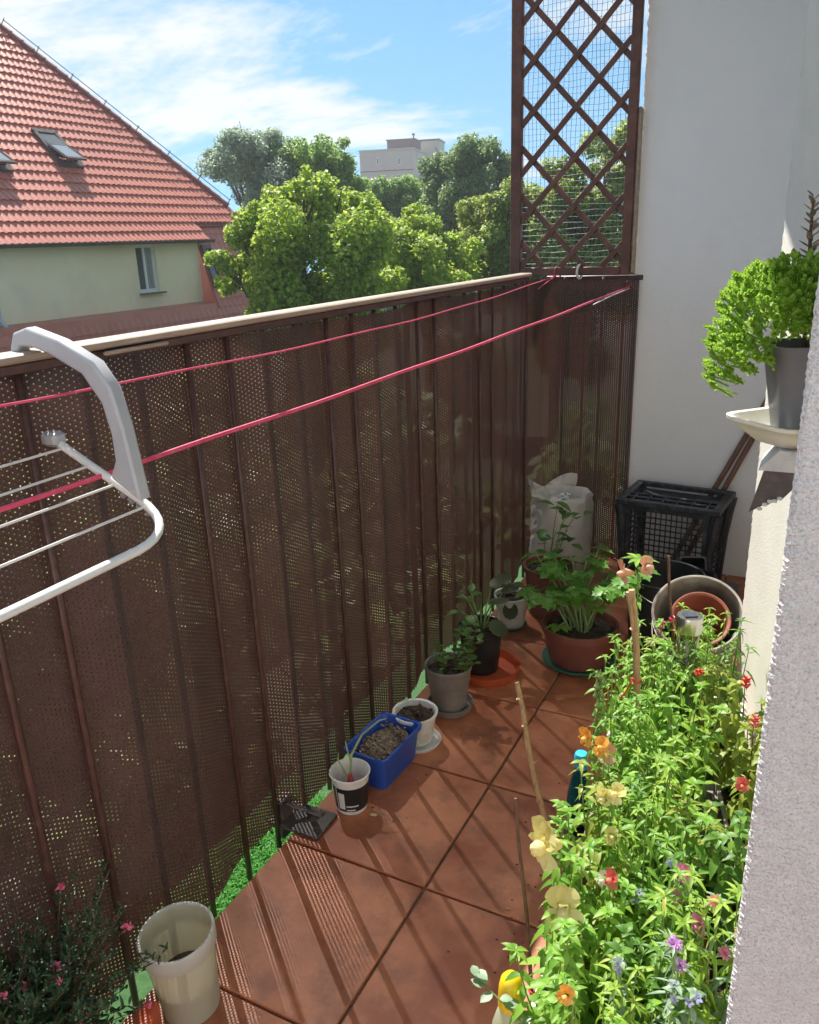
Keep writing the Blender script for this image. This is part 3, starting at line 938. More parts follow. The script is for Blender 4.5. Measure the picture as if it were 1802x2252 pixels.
mt = MB()
ml = math.hypot(MX1-MX0, MZ1-MZ0)
tdir = Vector((MX1-MX0, 0, MZ1-MZ0))/ml
tn = Vector((-tdir.z, 0, tdir.x))
rowsn = 13
for r in range(rowsn):
    t_top, t_bot = r/rowsn, (r+1)/rowsn
    y = 8.0 if t_top >= t0_-.02 else 20.90
    while y < yr(t_bot)-.1:
        if not (t_top < .62 and 20.95 < y < 21.35 and t_top > .2):
            vs = []
            for (t_, hh) in ((t_bot, .035), (t_bot, -.005), (t_top, .008)):
                for i in range(5):
                    u = i/4
                    vs.append(mp_(y+u*.25, t_)+tn*(hh+.018*math.sin(2*math.pi*u)))
            mt.add(vs, [(i, i+1, 6+i, 5+i) for i in range(4)]+[(i+10, i+11, i+1, i) for i in range(4)])
        y += .25
mt.build('mansard_tiles', M['rooftile'], mans, kind='stuff', sharp=40)
mw = MB()
for y0, y1, ta, tb_ in ((20.93, 20.99, .26, .66), (21.30, 21.36, .26, .66), (20.99, 21.30, .26, .30), (20.99, 21.30, .62, .66)):
    c_ = [mp_(y0, tb_), mp_(y1, tb_), mp_(y1, ta), mp_(y0, ta)]
    mw.add(c_+[p+tn*.12 for p in c_], [(4, 5, 6, 7), (0, 1, 5, 4), (1, 2, 6, 5), (2, 3, 7, 6), (3, 0, 4, 7)])
mw = mw.build('roof_window', M['gutter'], house, smooth=False)
MB().add([mp_(20.99, .62)+tn*.06, mp_(21.30, .62)+tn*.06, mp_(21.30, .30)+tn*.06, mp_(20.99, .30)+tn*.06], [(0, 1, 2, 3)]).build('pane', M['pane'], mw, smooth=False)
b = MB()
vs = [hp(-17.25+x, y, -.97+z) for y in (6, 23.05) for x, z in pr]
b.add(vs, [(i, i+1, 8+i, 7+i) for i in range(6)])
b.tube([Vector(hp(-17.165, 6, -.97)), Vector(hp(-17.165, 23.05, -.97))], .018, 6)
b.build('gutter', M['gutter'], house)
b = MB(); b.box(hp(-22, 14.4, -5.05), (8.6, 16.8, 8.1)); b.build('lower_wall', M['housewall'], house, smooth=False)

# ================================================================== APARTMENT BLOCK FAR BEHIND
blk = thing('apartment_block', 'pinkish apartment block rising above the trees in the distance', 'building', (-76.9, 145.8, GZ), R_(14.5))
H0 = 16.7-GZ
def face_windows(parent, face, specs, mat):
    for (u, v, w_, h_) in specs:
        b_ = MB()
        fr = .12
        if face == 'y':
            b_.box((u, -5.03, v), (w_, .10, h_))
            o_ = b_.build('window', M['pvc'], parent, smooth=False)
            MB().box((u, -5.09, v), (w_-2*fr, .02, h_-2*fr)).build('pane', mat, o_, smooth=False)
        else:
            b_.box((5.03, u, v), (.10, w_, h_))
            o_ = b_.build('window', M['pvc'], parent, smooth=False)
            for s_ in (-1, 1):
                MB().box((5.09, u+s_*w_/4, v), (.02, w_/2-fr*1.3, h_-2*fr)).build('pane', mat, o_, smooth=False)
b = MB(); b.box((0, 0, H0/2), (10, 10, H0)); b.build('wall', M['block_pink'], blk, smooth=False)
b = MB(); b.box((5.01, 1.2, H0/2), (.12, 5.2, H0-.4)); b.build('balcony_bay', M['block_beige'], blk, smooth=False)
for fl_ in range(5):
    zz = H0-2.3-fl_*2.8
    face_windows(blk, 'y', [(-1.6, zz+.6, .5, 1.2), (2.4, zz+.4, .5, 1.2)], M['pane'])
    bb = MB(); bb.box((0, -5.04, zz-1.1), (10.02, .10, .14)); bb.build('string_course', M['block_maroon'], blk, smooth=False)
    face_windows(blk, 'x', [(0, zz+.5, 2.0, 1.4), (2.6, zz+.5, 2.0, 1.4)], M['pane'])
b = MB(); b.box((0, 0, H0+.12), (10.3, 10.3, .24)); b.build('parapet', M['block_beige'], blk, smooth=False)
b = MB(); b.box((2.2, .5, H0+1.0), (5.2, 5.6, 1.7)); b.build('penthouse', M['block_maroon'], blk, smooth=False)
b = MB(); b.box((2.2, .5, H0+1.95), (5.5, 6.0, .2)); b.build('penthouse_roof', M['gutter'], blk, smooth=False)
b = MB(); b.tube([(3.4, 3.5, H0+2), (3.4, 3.5, H0+3.2)], .12, 6); b.tube([(3.4, 3.5, H0+3.2), (3.4, 3.5, H0+3.5)], .3, 6); b.build('vent_pipe', M['gutter'], blk, smooth=False)
blk2 = thing('apartment_tower', 'beige slab block standing behind the pinkish apartment block', 'building', (-74.6, 156.0, GZ), R_(14.5))
b = MB(); b.box((0, 0, 14.05), (6, 6, 28.1)); b.build('wall', M['block_beige'], blk2, smooth=False)
b = MB(); b.box((0, 0, 28.2), (6.3, 6.3, .3)); b.build('roof_edge', M['gutter'], blk2, smooth=False)

# ================================================================== TREES
TREES = dict(
T1=[(-25.38,33.46,5.30,1.34),(-24.55,34.08,4.45,1.58),(-26.12,32.89,4.70,1.01),(-25.15,33.63,3.62,1.36),(-25.68,33.23,5.91,0.67),(-24.36,34.21,5.89,0.78),(-26.58,32.52,5.32,0.49),(-24.84,33.87,2.98,1.37)],
T2=[(-22.11,33.34,5.06,0.97),(-21.04,34.02,4.83,0.97),(-20.52,34.34,4.21,0.76),(-21.99,33.41,4.06,1.30),(-22.62,32.99,5.27,0.75),(-20.75,34.19,3.21,1.09)],
T3=[(-11.66,17.47,2.48,0.63),(-12.05,17.20,2.18,0.52),(-11.11,17.82,2.03,0.75),(-10.52,18.18,2.01,0.52),(-12.45,16.91,1.76,0.57),(-13.00,16.49,1.67,0.51),(-13.23,16.31,0.92,0.44),(-12.51,16.86,0.88,0.70),(-11.73,17.42,1.29,1.05),(-10.96,17.91,1.04,1.06),(-12.19,17.10,0.19,0.77),(-11.31,17.69,0.14,0.95),(-10.28,18.31,0.33,0.71),(-12.03,17.21,-0.40,1.07),(-10.63,18.11,-0.59,0.96),(-12.59,16.81,-0.13,0.53)],
T4=[(-23.08,42.09,3.75,1.05),(-21.69,42.82,3.45,1.32),(-20.27,43.51,3.15,1.05),(-22.18,42.57,2.73,1.32),(-20.77,43.27,2.18,1.33),(-23.3,42.0,2.1,1.5),(-22.5,42.4,1.0,1.6),(-24.3,41.5,1.2,1.5),(-20.8,43.2,.6,1.6),(-24.9,41.0,2.4,1.2)],
T5=[(-17.41,41.50,5.25,1.09),(-18.53,41.01,4.85,1.10),(-16.29,41.95,4.98,0.97),(-15.84,42.12,4.06,0.98),(-17.65,41.40,3.91,1.47),(-16.98,41.68,2.97,1.23),(-18.77,40.90,3.73,0.98),(-18.12,41.19,2.08,1.49)],
T7=[(-10.75,21.46,1.68,0.51),(-10.16,21.75,1.40,0.53),(-11.00,21.33,1.18,0.67),(-10.41,21.62,0.65,0.95),(-9.68,21.96,0.62,0.81),(-11.16,21.25,0.15,0.82),(-10.19,21.73,-0.41,1.10)],
T6=[(-9.64,25.22,2.32,0.74),(-10.19,25.00,1.64,0.75),(-9.50,25.27,1.05,1.05),(-10.19,25.00,0.50,0.91),(-8.26,25.71,1.99,1.18),(-7.31,25.99,2.63,0.87),(-6.40,26.23,3.51,0.71),(-6.86,26.11,1.52,1.17),(-7.81,25.85,0.71,1.19),(-6.19,26.28,1.91,0.87),(-5.83,26.36,2.83,0.71),(-8.68,25.57,2.55,0.73),(-5.86,26.36,0.79,0.88),(-7.74,25.87,3.19,0.58),(-9.21,25.38,-0.12,1.22),(-7.21,26.02,-0.46,1.36)])

TREES['G1'] = [(-7, 9, -3, 2.2), (-9, 7, -4, 2.2), (-10, 11, -2.6, 2.0), (-8, 5, -6, 2.2)]
TREES['G2'] = [(-6, 12, -3, 2.2), (-4, 10, -5, 2.2), (-5, 7, -6, 2.2), (-3.5, 13, -3.5, 2.0)]
def leaf_cloud(lobes, per_m2, size, seed, depth=1.0, droop=.0, subn=7):
    """lobes broken into sub-clumps; leaves sit mostly on the clump skins"""
    rg_ = np.random.default_rng(seed)
    P, Nn = [], []
    for (x, y, z, r) in lobes:
        c0 = np.array([x, y, z])
        for s_ in range(subn):
            dv = rg_.normal(size=3); dv[2] = dv[2]*.8+.15; dv /= np.linalg.norm(dv)
            rr = r*rg_.uniform(.20, .52)
            cc = c0+dv*r*rg_.uniform(.30, .98)*np.array([1, depth, 1])
            k_ = int(per_m2*4*np.pi*rr*rr)
            d_ = rg_.normal(size=(k_, 3)); d_ /= np.linalg.norm(d_, axis=1)[:, None]
            rad_ = rr*rg_.uniform(.25, 1.12, k_)**.55
            P.append(cc+d_*rad_[:, None]); Nn.append(d_)
    P = np.concatenate(P); Nn = np.concatenate(Nn)
    n_ = len(P)
    nv = Nn*.7+rg_.normal(size=(n_, 3))*.65+np.array([0, 0, .55]); nv /= np.linalg.norm(nv, axis=1)[:, None]
    t_ = np.cross(nv, rg_.normal(size=(n_, 3))); t_ /= np.linalg.norm(t_, axis=1)[:, None]
    b_ = np.cross(nv, t_)
    sz = size*rg_.uniform(.55, 1.3, n_)[:, None]
    a0 = P-t_*sz*.55; a1 = P+b_*sz*.42-nv*sz*.10; a2 = P+t_*sz*.55-nv*sz*droop; a3 = P-b_*sz*.42-nv*sz*.10
    V_ = np.stack([a0, a1, a2, a3], 1).reshape(-1, 3)
    k_ = np.arange(n_)*4
    F_ = np.concatenate([np.stack([k_, k_+1, k_+2], 1), np.stack([k_, k_+2, k_+3], 1)])
    return V_, F_

def tree(name, key, label, mat, per, size, seed, trunk_r=.2, group=None, subn=7, twigs=True):
    lobes = TREES[key]
    L_ = np.array(lobes)
    cx_, cy_ = L_[:, 0].mean(), L_[:, 1].mean()
    zmin = L_[:, 2].min()-.3
    # roundness: give lobes real depth behind and in front of the row
    rg_ = random.Random(seed)
    view = Vector((cx_, cy_, 0)).normalized()
    full = []
    for i, (x, y, z, r) in enumerate(lobes):
        off = rg_.uniform(-.9, .9)*r
        full.append((x+view.x*off, y+view.y*off, z, r*1.1))
    wid = max(L_[:, 3])*1.5
    for _ in range(len(lobes)//2):
        x, y, z, r = rg_.choice(lobes); r *= 1.1
        full.append((x+view.x*wid*rg_.uniform(.6, 1.4), y+view.y*wid*rg_.uniform(.6, 1.4), z-.3, r*1.0))
    # hidden lower part of the crown
    for _ in range(4):
        full.append((cx_+rg_.uniform(-1.4, 1.4), cy_+rg_.uniform(-1, 1.6), zmin-rg_.uniform(.6, 2.2), 1.2))
    root = thing(name, label, 'tree', (cx_, cy_, GZ), group=group)
    V_, F_ = leaf_cloud(full, per, size, seed, subn=subn)
    V_ = V_-np.array([cx_, cy_, GZ])
    link('crown', npmesh('crown', V_, F_, [mat]), root)
    tb_ = MB()
    fork = Vector((0, 0, zmin-GZ-.8))
    tb_.tube([(0, 0, 0), (.05, .03, fork.z*.5), fork], [trunk_r, trunk_r*.8, trunk_r*.62], 8)
    tb_.build('trunk', M['bark'], root)
    lb = MB()
    for (x, y, z, r) in full:
        tip_ = Vector((x-cx_, y-cy_, z-GZ+r*.2))
        mid_ = fork.lerp(tip_, .5)+Vector((rg_.uniform(-.3, .3), rg_.uniform(-.3, .3), -.1*r))
        lb.tube([fork, mid_, tip_], [trunk_r*.42, trunk_r*.24, .02], 5, cap=False)
        for q in range(4):
            dv = Vector((rg_.uniform(-1, 1), rg_.uniform(-1, 1), rg_.uniform(-.2, 1))).normalized()
            lb.tube([mid_.lerp(tip_, .6), tip_+dv*r*.8], [.03, .008], 4, cap=False)
    lb.build('limb', M['bark'], root)
    return root
tree('maple_tree', 'T3', 'large bright green maple crown in front of the red roofed house', M['maple'], 215, .11, 1, .22, subn=10)
tree('maple_tree', 'T7', 'small rounded green tree between the big maple and the trellis tree', M['maple'], 215, .11, 2, .16, subn=10)
tree('broadleaf_tree', 'T6', 'broad tree with brown tinged leaves seen through the lattice trellis', M['maple2'], 230, .11, 3, .24, subn=10)
tree('garden_tree', 'G1', 'dark garden tree below, glimpsed through the near half of the screen', M['darktree'], 14, .34, 21, .2)
tree('garden_tree', 'G2', 'dark garden tree below, glimpsed through the far half of the screen', M['darktree'], 14, .34, 22, .2)
tree('grey_willow', 'T1', 'tall hazy grey green tree beside the hip of the red roof', M['greytree'], 110, .12, 4, .24, subn=14)
tree('ash_tree', 'T2', 'light green tall tree just left of the apartment block', M['linden'], 120, .14, 5, .22, subn=11)
tree('linden_tree', 'T4', 'low dark green tree directly below the apartment block', M['linden'], 120, .15, 6, .22, subn=11)
tree('oak_tree', 'T5', 'tall dark rounded tree right of the apartment block', M['darktree'], 120, .15, 8, .26, subn=11)
# ================================================================== POTS ALONG THE SCREEN
def potprof(r0, r1, h, t=.004, rim=.006, rimh=.018, soil=None):
    """outer wall up, rim, inner wall down to the bottom"""
    rr = lambda z: r0+(r1-r0)*z/h
    return [(r0*.9, 0), (r0, .004), (rr(h-rimh), h-rimh), (rr(h-rimh)+rim, h-rimh+.002), (r1+rim, h-.002), (r1+rim-.002, h), (r1, h), (r1-t, h-.003), (rr(h*.5)-t, h*.5), (r0-t, .006), (0, .006)]
def soil_disc(r, z, mat, parent, seed=0, name='soil', hump=.006, sx=1, sy=1, seg=26):
    rd = random.Random(seed)
    b_ = MB()
    rings = 7
    vs, fs = [(0, 0, z+hump)], []
    for i in range(1, rings+1):
        for k_ in range(seg):
            a = 2*math.pi*k_/seg
            q = r*i/rings
            zz = z+hump*(1-i/rings)+(rd.uniform(-.004, .004) if i < rings else -.004)
            vs.append((q*math.cos(a)*sx, q*math.sin(a)*sy, zz))
    for k_ in range(seg):
        fs.append((0, 1+k_, 1+(k_+1) % seg))
    for i in range(rings-1):
        for k_ in range(seg):
            l = (k_+1) % seg
            fs.append((1+i*seg+k_, 1+(i+1)*seg+k_, 1+(i+1)*seg+l, 1+i*seg+l))
    b_.add(vs, fs)
    for _ in range(22):                       # crumbs
        a, q = rd.uniform(0, 6.28), r*math.sqrt(rd.random())*.9
        s_ = rd.uniform(.003, .007)
        b_.bbox((q*math.cos(a)*sx, q*math.sin(a)*sy, z+hump*.6+s_*.3), (s_*1.5, s_, s_), s_*.3, mi=0)
    return b_.build(name, mat, parent, smooth=True, sharp=60)
def saucer(r, h, mat, loc, label, seg=36):
    b_ = MB().lathe([(r*.82, 0), (r*.9, .002), (r, h), (r-.004, h+.001), (r*.86, .006), (0, .005)], seg)
    return b_.build('saucer', mat, label=label, cat='saucer', loc=loc)

# -- white tub with onion
t = thing('plastic_tub', 'small white tub with black label holding a sprouting red onion', 'tub', (-.968, 1.475, .001), .3)
MB().lathe(potprof(.040, .050, .112, .002, .0035, .007), 36).build('tub_body', M['white'], t)
lab = MB()
def wrap(b_, a0, a1, z0, z1, off, mi=0):
    n_ = 14
    for i in range(n_):
        u0, u1 = a0+(a1-a0)*i/n_, a0+(a1-a0)*(i+1)/n_
        rr = lambda z: .040+.010*z/.112+off
        b_.add([(rr(z0)*math.cos(u0), rr(z0)*math.sin(u0), z0), (rr(z0)*math.cos(u1), rr(z0)*math.sin(u1), z0), (rr(z1)*math.cos(u1), rr(z1)*math.sin(u1), z1), (rr(z1)*math.cos(u0), rr(z1)*math.sin(u0), z1)], [(0, 1, 2, 3)], mi)
wrap(lab, -2.6, .6, .014, .086, .0006)
wrap(lab, -2.08, -1.70, .022, .072, .0012, 1)
wrap(lab, -1.62, -.9, .030, .034, .0012, 1)
wrap(lab, -1.62, -1.1, .018, .022, .0012, 1)
wrap(lab, -2.22, -2.16, .014, .086, .0012, 1)
lab.build('label', [M['black'], M['white']], t)
b = MB().lathe([(.004, .004), (.022, .010), (.031, .028), (.027, .045), (.014, .060), (.007, .085), (.005, .10)], 18)
b.build('onion_bulb', M['onionred'], t)
for pts, r in (([(0, 0, .09), (.004, .01, .15), (.03, .03, .20), (.07, .06, .225), (.085, .075, .222)], .0042), ([(0, 0, .07), (-.012, .0, .10), (-.03, .004, .135), (-.03, .01, .155)], .004), ([(0, 0, .09), (.004, .002, .13), (-.004, .004, .17), (-.010, .012, .19)], .0036)):
    MB().tube(pts, [r*1.1, r*1.2, r, r*.8, r*.3][:len(pts)] if len(pts) == 5 else [r*1.1, r, r*.8, r*.3], 7, flat=.7).build('leaf', M['onion'], t)

# -- blue box with dry soil
t = thing('blue_planter', 'bright blue rectangular plastic box filled with dry soil', 'planter', (-.966, 1.652, .001), R_(-4))
b = MB()
W1, D1, W0, D0, H1 = .062, .098, .052, .086, .105
def rrect(w_, d_, z, k=.014):
    out = []
    for cx_, cy_, a0 in ((w_-k, d_-k, 0), (-w_+k, d_-k, 90), (-w_+k, -d_+k, 180), (w_-k, -d_+k, 270)):
        for a in (0, 30, 60, 90):
            out.append((cx_+k*math.cos(R_(a0+a)), cy_+k*math.sin(R_(a0+a)), z))
    return out
def rings_mesh(b_, rings, cap0=True, cap1=True):
    n_ = len(rings[0])
    vs = [p for r in rings for p in r]
    fs = []
    for i in range(len(rings)-1):
        for k_ in range(n_):
            l = (k_+1) % n_
            fs.append((i*n_+k_, i*n_+l, (i+1)*n_+l, (i+1)*n_+k_))
    if cap0: fs.append(tuple(range(n_-1, -1, -1)))
    if cap1: fs.append(tuple((len(rings)-1)*n_+k_ for k_ in range(n_)))
    b_.add(vs, fs)
rings_mesh(b, [rrect(W0, D0, 0), rrect(W1-.002, D1-.002, H1-.014), rrect(W1+.005, D1+.005, H1-.013), rrect(W1+.006, D1+.006, H1), rrect(W1, D1, H1), rrect(W1-.003, D1-.003, H1-.004), rrect(W0-.001, D0-.001, .02)])
b.build('box', M['blue'], t)
soil_disc(1.0, .082, M['soil_dry'], t, 4, sx=W1-.006, sy=D1-.006, seg=28)
b = MB()
for _ in range(90):
    s_ = random.uniform(.003, .008)
    b.bbox((random.uniform(-.05, .05), random.uniform(-.085, .085), .086+random.uniform(0, .004)), (s_*1.6, s_, s_*.8), s_*.25, Matrix.Rotation(0, 4, 'Z'))
b.build('crumbs', M['soil_dry'], t, kind='stuff')

# -- white bowl pot
saucer(.068, .014, M['white'], (-.935, 1.800, .001), 'white saucer under the white bowl of dark soil')
t = thing('white_bowl_pot', 'round white bowl pot of dark soil next to the blue box', 'flowerpot', (-.945, 1.805, .008))
MB().lathe(potprof(.050, .062, .095, .004, .005, .012), 36).build('pot', M['white'], t)
soil_disc(.058, .078, M['soil'], t, 6)
b = MB()
for _ in range(9):
    a, q = random.uniform(0, 6.28), random.uniform(.01, .045)
    p = Vector((q*math.cos(a), q*math.sin(a), .08))
    b.tube([p, p+Vector((random.uniform(-.01, .01), random.uniform(-.01, .01), .012)), p+Vector((random.uniform(-.02, .02), random.uniform(-.02, .02), random.uniform(.008, .03)))], [.0014, .001, .0006], 5)
b.build('dry_stalks', M['rustrod'], t, kind='stuff')

# -- grey pot with small round leaves
saucer(.074, .024, M['greypot'], (-.925, 2.005, .001), 'grey saucer under the grey pot with round leaves')
t = thing('grey_flowerpot', 'grey pot with a trailing small leaved plant against the screen', 'flowerpot', (-.928, 2.005, .008))
MB().lathe(potprof(.052, .072, .150, .004, .002, .02), 36).build('pot', M['greypot'], t)
soil_disc(.068, .128, M['soil'], t, 8)
def round_leaf_mesh(name, mat, w_=1.0, notch=True):
    vs = [(0, 0, 0)]
    for i in range(11):
        a = math.pi*(.06+1.88*i/10) if notch else math.pi*2*i/11
        r = 1.0*(1+.08*math.cos(2*a))
        vs.append((.5-.5*r*math.cos(a), .5*w_*r*math.sin(a), .10*r*r-.03))
    b_ = MB().add([(.45, 0, -.05)]+vs[1:], [(0, i, i+1) for i in range(1, 11)]+[(0, 11, 1)])
    return b_.mesh(name, [mat], True)
LEAF_R = round_leaf_mesh('leaf', M['pileaf'], .95)
LEAF_D = round_leaf_mesh('leaf', M['dullleaf'], 1.05)
lb = MB().leaf((0, 0, 0), (1, 0, 0), (0, 0, 1), 1.0, .62, .22, .16)
LEAF_P = lb.mesh('leaf', [M['pileaf']], True)
def put_leaf(me, parent, p, az, el, size, roll=0):
    Mx = Matrix.Translation(p) @ Matrix.Rotation(az, 4, 'Z') @ Matrix.Rotation(-el, 4, 'Y') @ Matrix.Rotation(roll, 4, 'X') @ Matrix.Scale(size, 4)
    return link('leaf', me, parent, M=Mx)
rd = random.Random(21)
stm = MB()
for i in range(15):
    a = rd.uniform(0, 6.28); q = rd.uniform(.005, .05)
    p0 = Vector((q*math.cos(a), q*math.sin(a), .128))
    hgt = rd.uniform(.03, .13)*(1.2 if math.cos(a-.3) > 0 else .8)
    lean = Vector((math.cos(a)*.04+.015, math.sin(a)*.03, hgt))
    p1 = p0+lean
    stm.tube([p0, p0+lean*.5+Vector((0, 0, .01)), p1], [.0018, .0015, .001], 5)
    k_ = int(hgt/.016)+2
    for j in range(k_):
        pp = p0.lerp(p1, .25+.75*j/max(1, k_-1))
        put_leaf(LEAF_R, t, pp, rd.uniform(0, 6.28), rd.uniform(-.2, .6), rd.uniform(.014, .027))
stm.build('stems', M['rustrod'], t)

# -- black pot on orange saucer
saucer(.116, .030, M['orange'], (-.905, 2.258, .001), 'wide orange saucer under the black pot')
t = thing('black_flowerpot', 'black pot with large soft leaves standing in the orange saucer', 'flowerpot', (-.925, 2.262, .008))
MB().lathe(potprof(.058, .074, .165, .004, .003, .02), 36).build('pot', M['black'], t)
soil_disc(.070, .145, M['soil'], t, 9)
rd = random.Random(5)
stm = MB()
for (lx, ly, lz, sz, az, el, me) in ((.055, -.03, .20, .066, -.6, -.5, LEAF_D), (.03, .02, .235, .055, .8, .1, LEAF_R), (-.02, -.02, .25, .05, 2.5, .2, LEAF_P), (-.05, -.05, .225, .05, 3.6, -.1, LEAF_P), (-.035, .0, .275, .045, 1.8, .5, LEAF_P),
                                     (.0, -.05, .215, .055, 4.4, -.2, LEAF_R), (.02, .05, .28, .06, 1.0, .5, LEAF_D), (.06, .045, .27, .07, .5, .4, LEAF_D), (.045, .0, .255, .06, -.2, .2, LEAF_D), (-.06, .02, .24, .05, 2.9, .0, LEAF_P), (.01, -.02, .29, .045, -1.8, .3, LEAF_P), (-.02, -.06, .19, .05, 4.0, -.4, LEAF_P)):
    p = Vector((lx, ly, lz))
    stm.tube([(lx*.2, ly*.2, .145), (lx*.5, ly*.5, (lz+.145)/2+.01), p], [.0024, .002, .0014], 5)
    put_leaf(me, t, p, az, el, sz)
stm.build('stems', M['stem'], t)

# -- white pot further back, dull leaf hanging over its side
saucer(.060, .012, M['greensaucer'], (-.945, 2.615, .001), 'small dark green saucer under the cracked white pot')
t = thing('cracked_white_pot', 'dirty white pot with dark soil near the corner, leaf hanging over its side', 'flowerpot', (-.945, 2.615, .006), .5)
rdw = random.Random(2)
MB().lathe(potprof(.048, .064, .125, .004, .003, .012), 30, wob=lambda a, z: 1+(.03*math.sin(3*a+1) if z > .11 else 0)).build('pot', M['white'], t)
soil_disc(.060, .108, M['soil'], t, 12)
put_leaf(LEAF_D, t, Vector((-.01, -.055, .115)), -1.9, -1.25, .06)
put_leaf(LEAF_D, t, Vector((-.045, -.02, .12)), 3.3, -.5, .05)
put_leaf(LEAF_D, t, Vector((-.02, .03, .15)), 1.3, .6, .05)
b = MB()
b.tube([(0, .02, .10), (-.01, .03, .14), (-.02, .03, .15)], .002, 5)
b.tube([(-.01, -.02, .10), (-.02, -.04, .122), (-.01, -.055, .115)], .002, 5)
b.build('stems', M['rustrod'], t)
# -- tall brown pot behind it
t = thing('brown_flowerpot', 'reddish brown pot standing behind the cracked white pot', 'flowerpot', (-.855, 2.785, .001))
MB().lathe(potprof(.075, .095, .20, .005, .006, .025), 36).build('pot', M['terra_dark'], t)
soil_disc(.09, .175, M['soil'], t, 14)
stm = MB(); rd = random.Random(31)
for i in range(7):
    a = rd.uniform(0, 6.28); q = rd.uniform(.02, .09); z = rd.uniform(.28, .45)
    p = Vector((q*math.cos(a)+.04, q*math.sin(a), z))
    stm.tube([(q*.2*math.cos(a), q*.2*math.sin(a), .175), p*.6+Vector((0, 0, .1)), p], [.0028, .002, .0014], 5)
    for j in range(3):
        put_leaf(LEAF_P, t, p+Vector((rd.uniform(-.02, .02), rd.uniform(-.02, .02), rd.uniform(-.05, .01))), rd.uniform(0, 6.28), rd.uniform(-.3, .4), rd.uniform(.05, .075))
stm.build('stems', M['stem'], t)

# -- parsley bowl
saucer(.128, .016, M['greensaucer'], (-.640, 2.455, .001), 'green saucer under the parsley bowl')
t = thing('parsley_bowl', 'wide brown bowl pot with a tall bunch of parsley', 'flowerpot', (-.640, 2.455, .006))
MB().lathe([(.092, 0), (.098, .004), (.112, .05), (.122, .115), (.128, .116), (.129, .138), (.126, .141), (.120, .140), (.114, .12), (.10, .03), (0, .02)], 44).build('pot', M['terra_dark'], t)
soil_disc(.116, .118, M['soil'], t, 15)
def parsley_leaflet(b_, p, d, nrm, L_):
    d = Vector(d).normalized(); sd_ = d.cross(Vector(nrm)).normalized(); up = sd_.cross(d)
    out = [(0, .02), (.18, .16), (.30, .42), (.40, .22), (.52, .46), (.62, .20), (.78, .30), (.82, .12), (1.0, 0)]
    left = [Vector(p)+d*(u*L_)+sd_*(v*L_)-up*(.28*u*u*L_)+up*(v*.25*L_) for u, v in out]
    right = [Vector(p)+d*(u*L_)-sd_*(v*L_)-up*(.28*u*u*L_)+up*(v*.25*L_) for u, v in out[:-1]]
    mid = [Vector(p)+d*(u*L_)-up*(.28*u*u*L_) for u in (0, .18, .30, .40, .52, .62, .78, .82)]
    n_ = len(mid)
    vs = left+right+mid
    fs = []
    for i in range(n_-1):
        fs.append((len(out)+n_+i, i, i+1, len(out)+n_+i+1))
        fs.append((len(out)+i, len(out)+n_+i, len(out)+n_+i+1, len(out)+i+1))
    fs.append((len(out)+2*n_-1, n_-1, n_)); fs.append((len(out)+n_-1, len(out)+2*n_-1, n_))
    b_.add(vs, fs)
rd = random.Random(77)
for i in range(44):
    a = rd.uniform(0, 6.28) if i > 9 else 2.2+i*.32
    reach = rd.uniform(.04, .19); hgt = rd.uniform(.20, .36) if i > 9 else rd.uniform(.2, .33)
    c0 = Vector((rd.uniform(-.035, .035), rd.uniform(-.035, .035), .12))
    tip = Vector((c0.x+reach*math.cos(a), c0.y+reach*math.sin(a), hgt))
    midp = Vector((c0.x+(tip.x-c0.x)*.35, c0.y+(tip.y-c0.y)*.35, .12+(hgt-.12)*.62))
    lf = thing_part = bpy.data.objects.new('parsley_leaf', None)
    COL.objects.link(lf); lf.parent = t
    b = MB().tube([c0, midp, tip], [.0040, .0032, .0018], 6)
    b.build('stalk', M['parsleystem'], lf)
    b = MB()
    out_d = Vector((math.cos(a), math.sin(a), rd.uniform(-.25, .35))).normalized()
    sd_ = out_d.cross(Vector((0, 0, 1))).normalized()
    upn = sd_.cross(out_d).normalized()
    s_ = rd.uniform(.042, .064)
    parsley_leaflet(b, tip, out_d, upn, s_*1.1)
    for sg in (-1, 1):
        parsley_leaflet(b, tip, out_d*.5+sd_*sg*.95, upn, s_)
        parsley_leaflet(b, tip.lerp(midp, .22), out_d*.35+sd_*sg+upn*.1, upn, s_*.85)
    b.build('leaf_blade', M['parsley'], lf, sharp=60)

# ================================================================== CORNER: BAG, CRATE, POLES, BUCKET
t = thing('plastic_bag', 'crumpled white plastic sack standing in the dark far corner', 'bag', (-.945, 3.245, .001))
rd = random.Random(9)
ph = [rd.uniform(0, 6.28) for _ in range(8)]
def bagw(a, z):
    return 1+.06*math.sin(3*a+ph[0]+z*9)+.05*math.sin(5*a+ph[1]-z*14)+.035*math.sin(9*a+ph[2]+z*30)+.02*math.sin(15*a+z*60)
MB().lathe([(.10, 0), (.125, .02), (.132, .08), (.128, .15), (.130, .22), (.126, .28), (.118, .315), (.124, .33), (.112, .345), (.098, .332), (.088, .31), (.075, .295), (0, .285)], 56, wob=bagw).build('sack', M['bag'], t, sharp=80)
b = MB()
vs = []
n_ = 15
for i in range(n_):
    for j in range(4):
        u = i/(n_-1); v = j/3
        a = 1.4+u*2.6
        r = .118+.022*v+.015*math.sin(u*17+v*3)
        vs.append((r*math.cos(a), r*math.sin(a), .325+v*.06*(.7+.5*math.sin(u*9+1))))
fs = [(i*4+j, (i+1)*4+j, (i+1)*4+j+1, i*4+j+1) for i in range(n_-1) for j in range(3)]
b.add(vs, fs)
b.build('torn_flap', M['bag'], t, sharp=80)
b = MB()
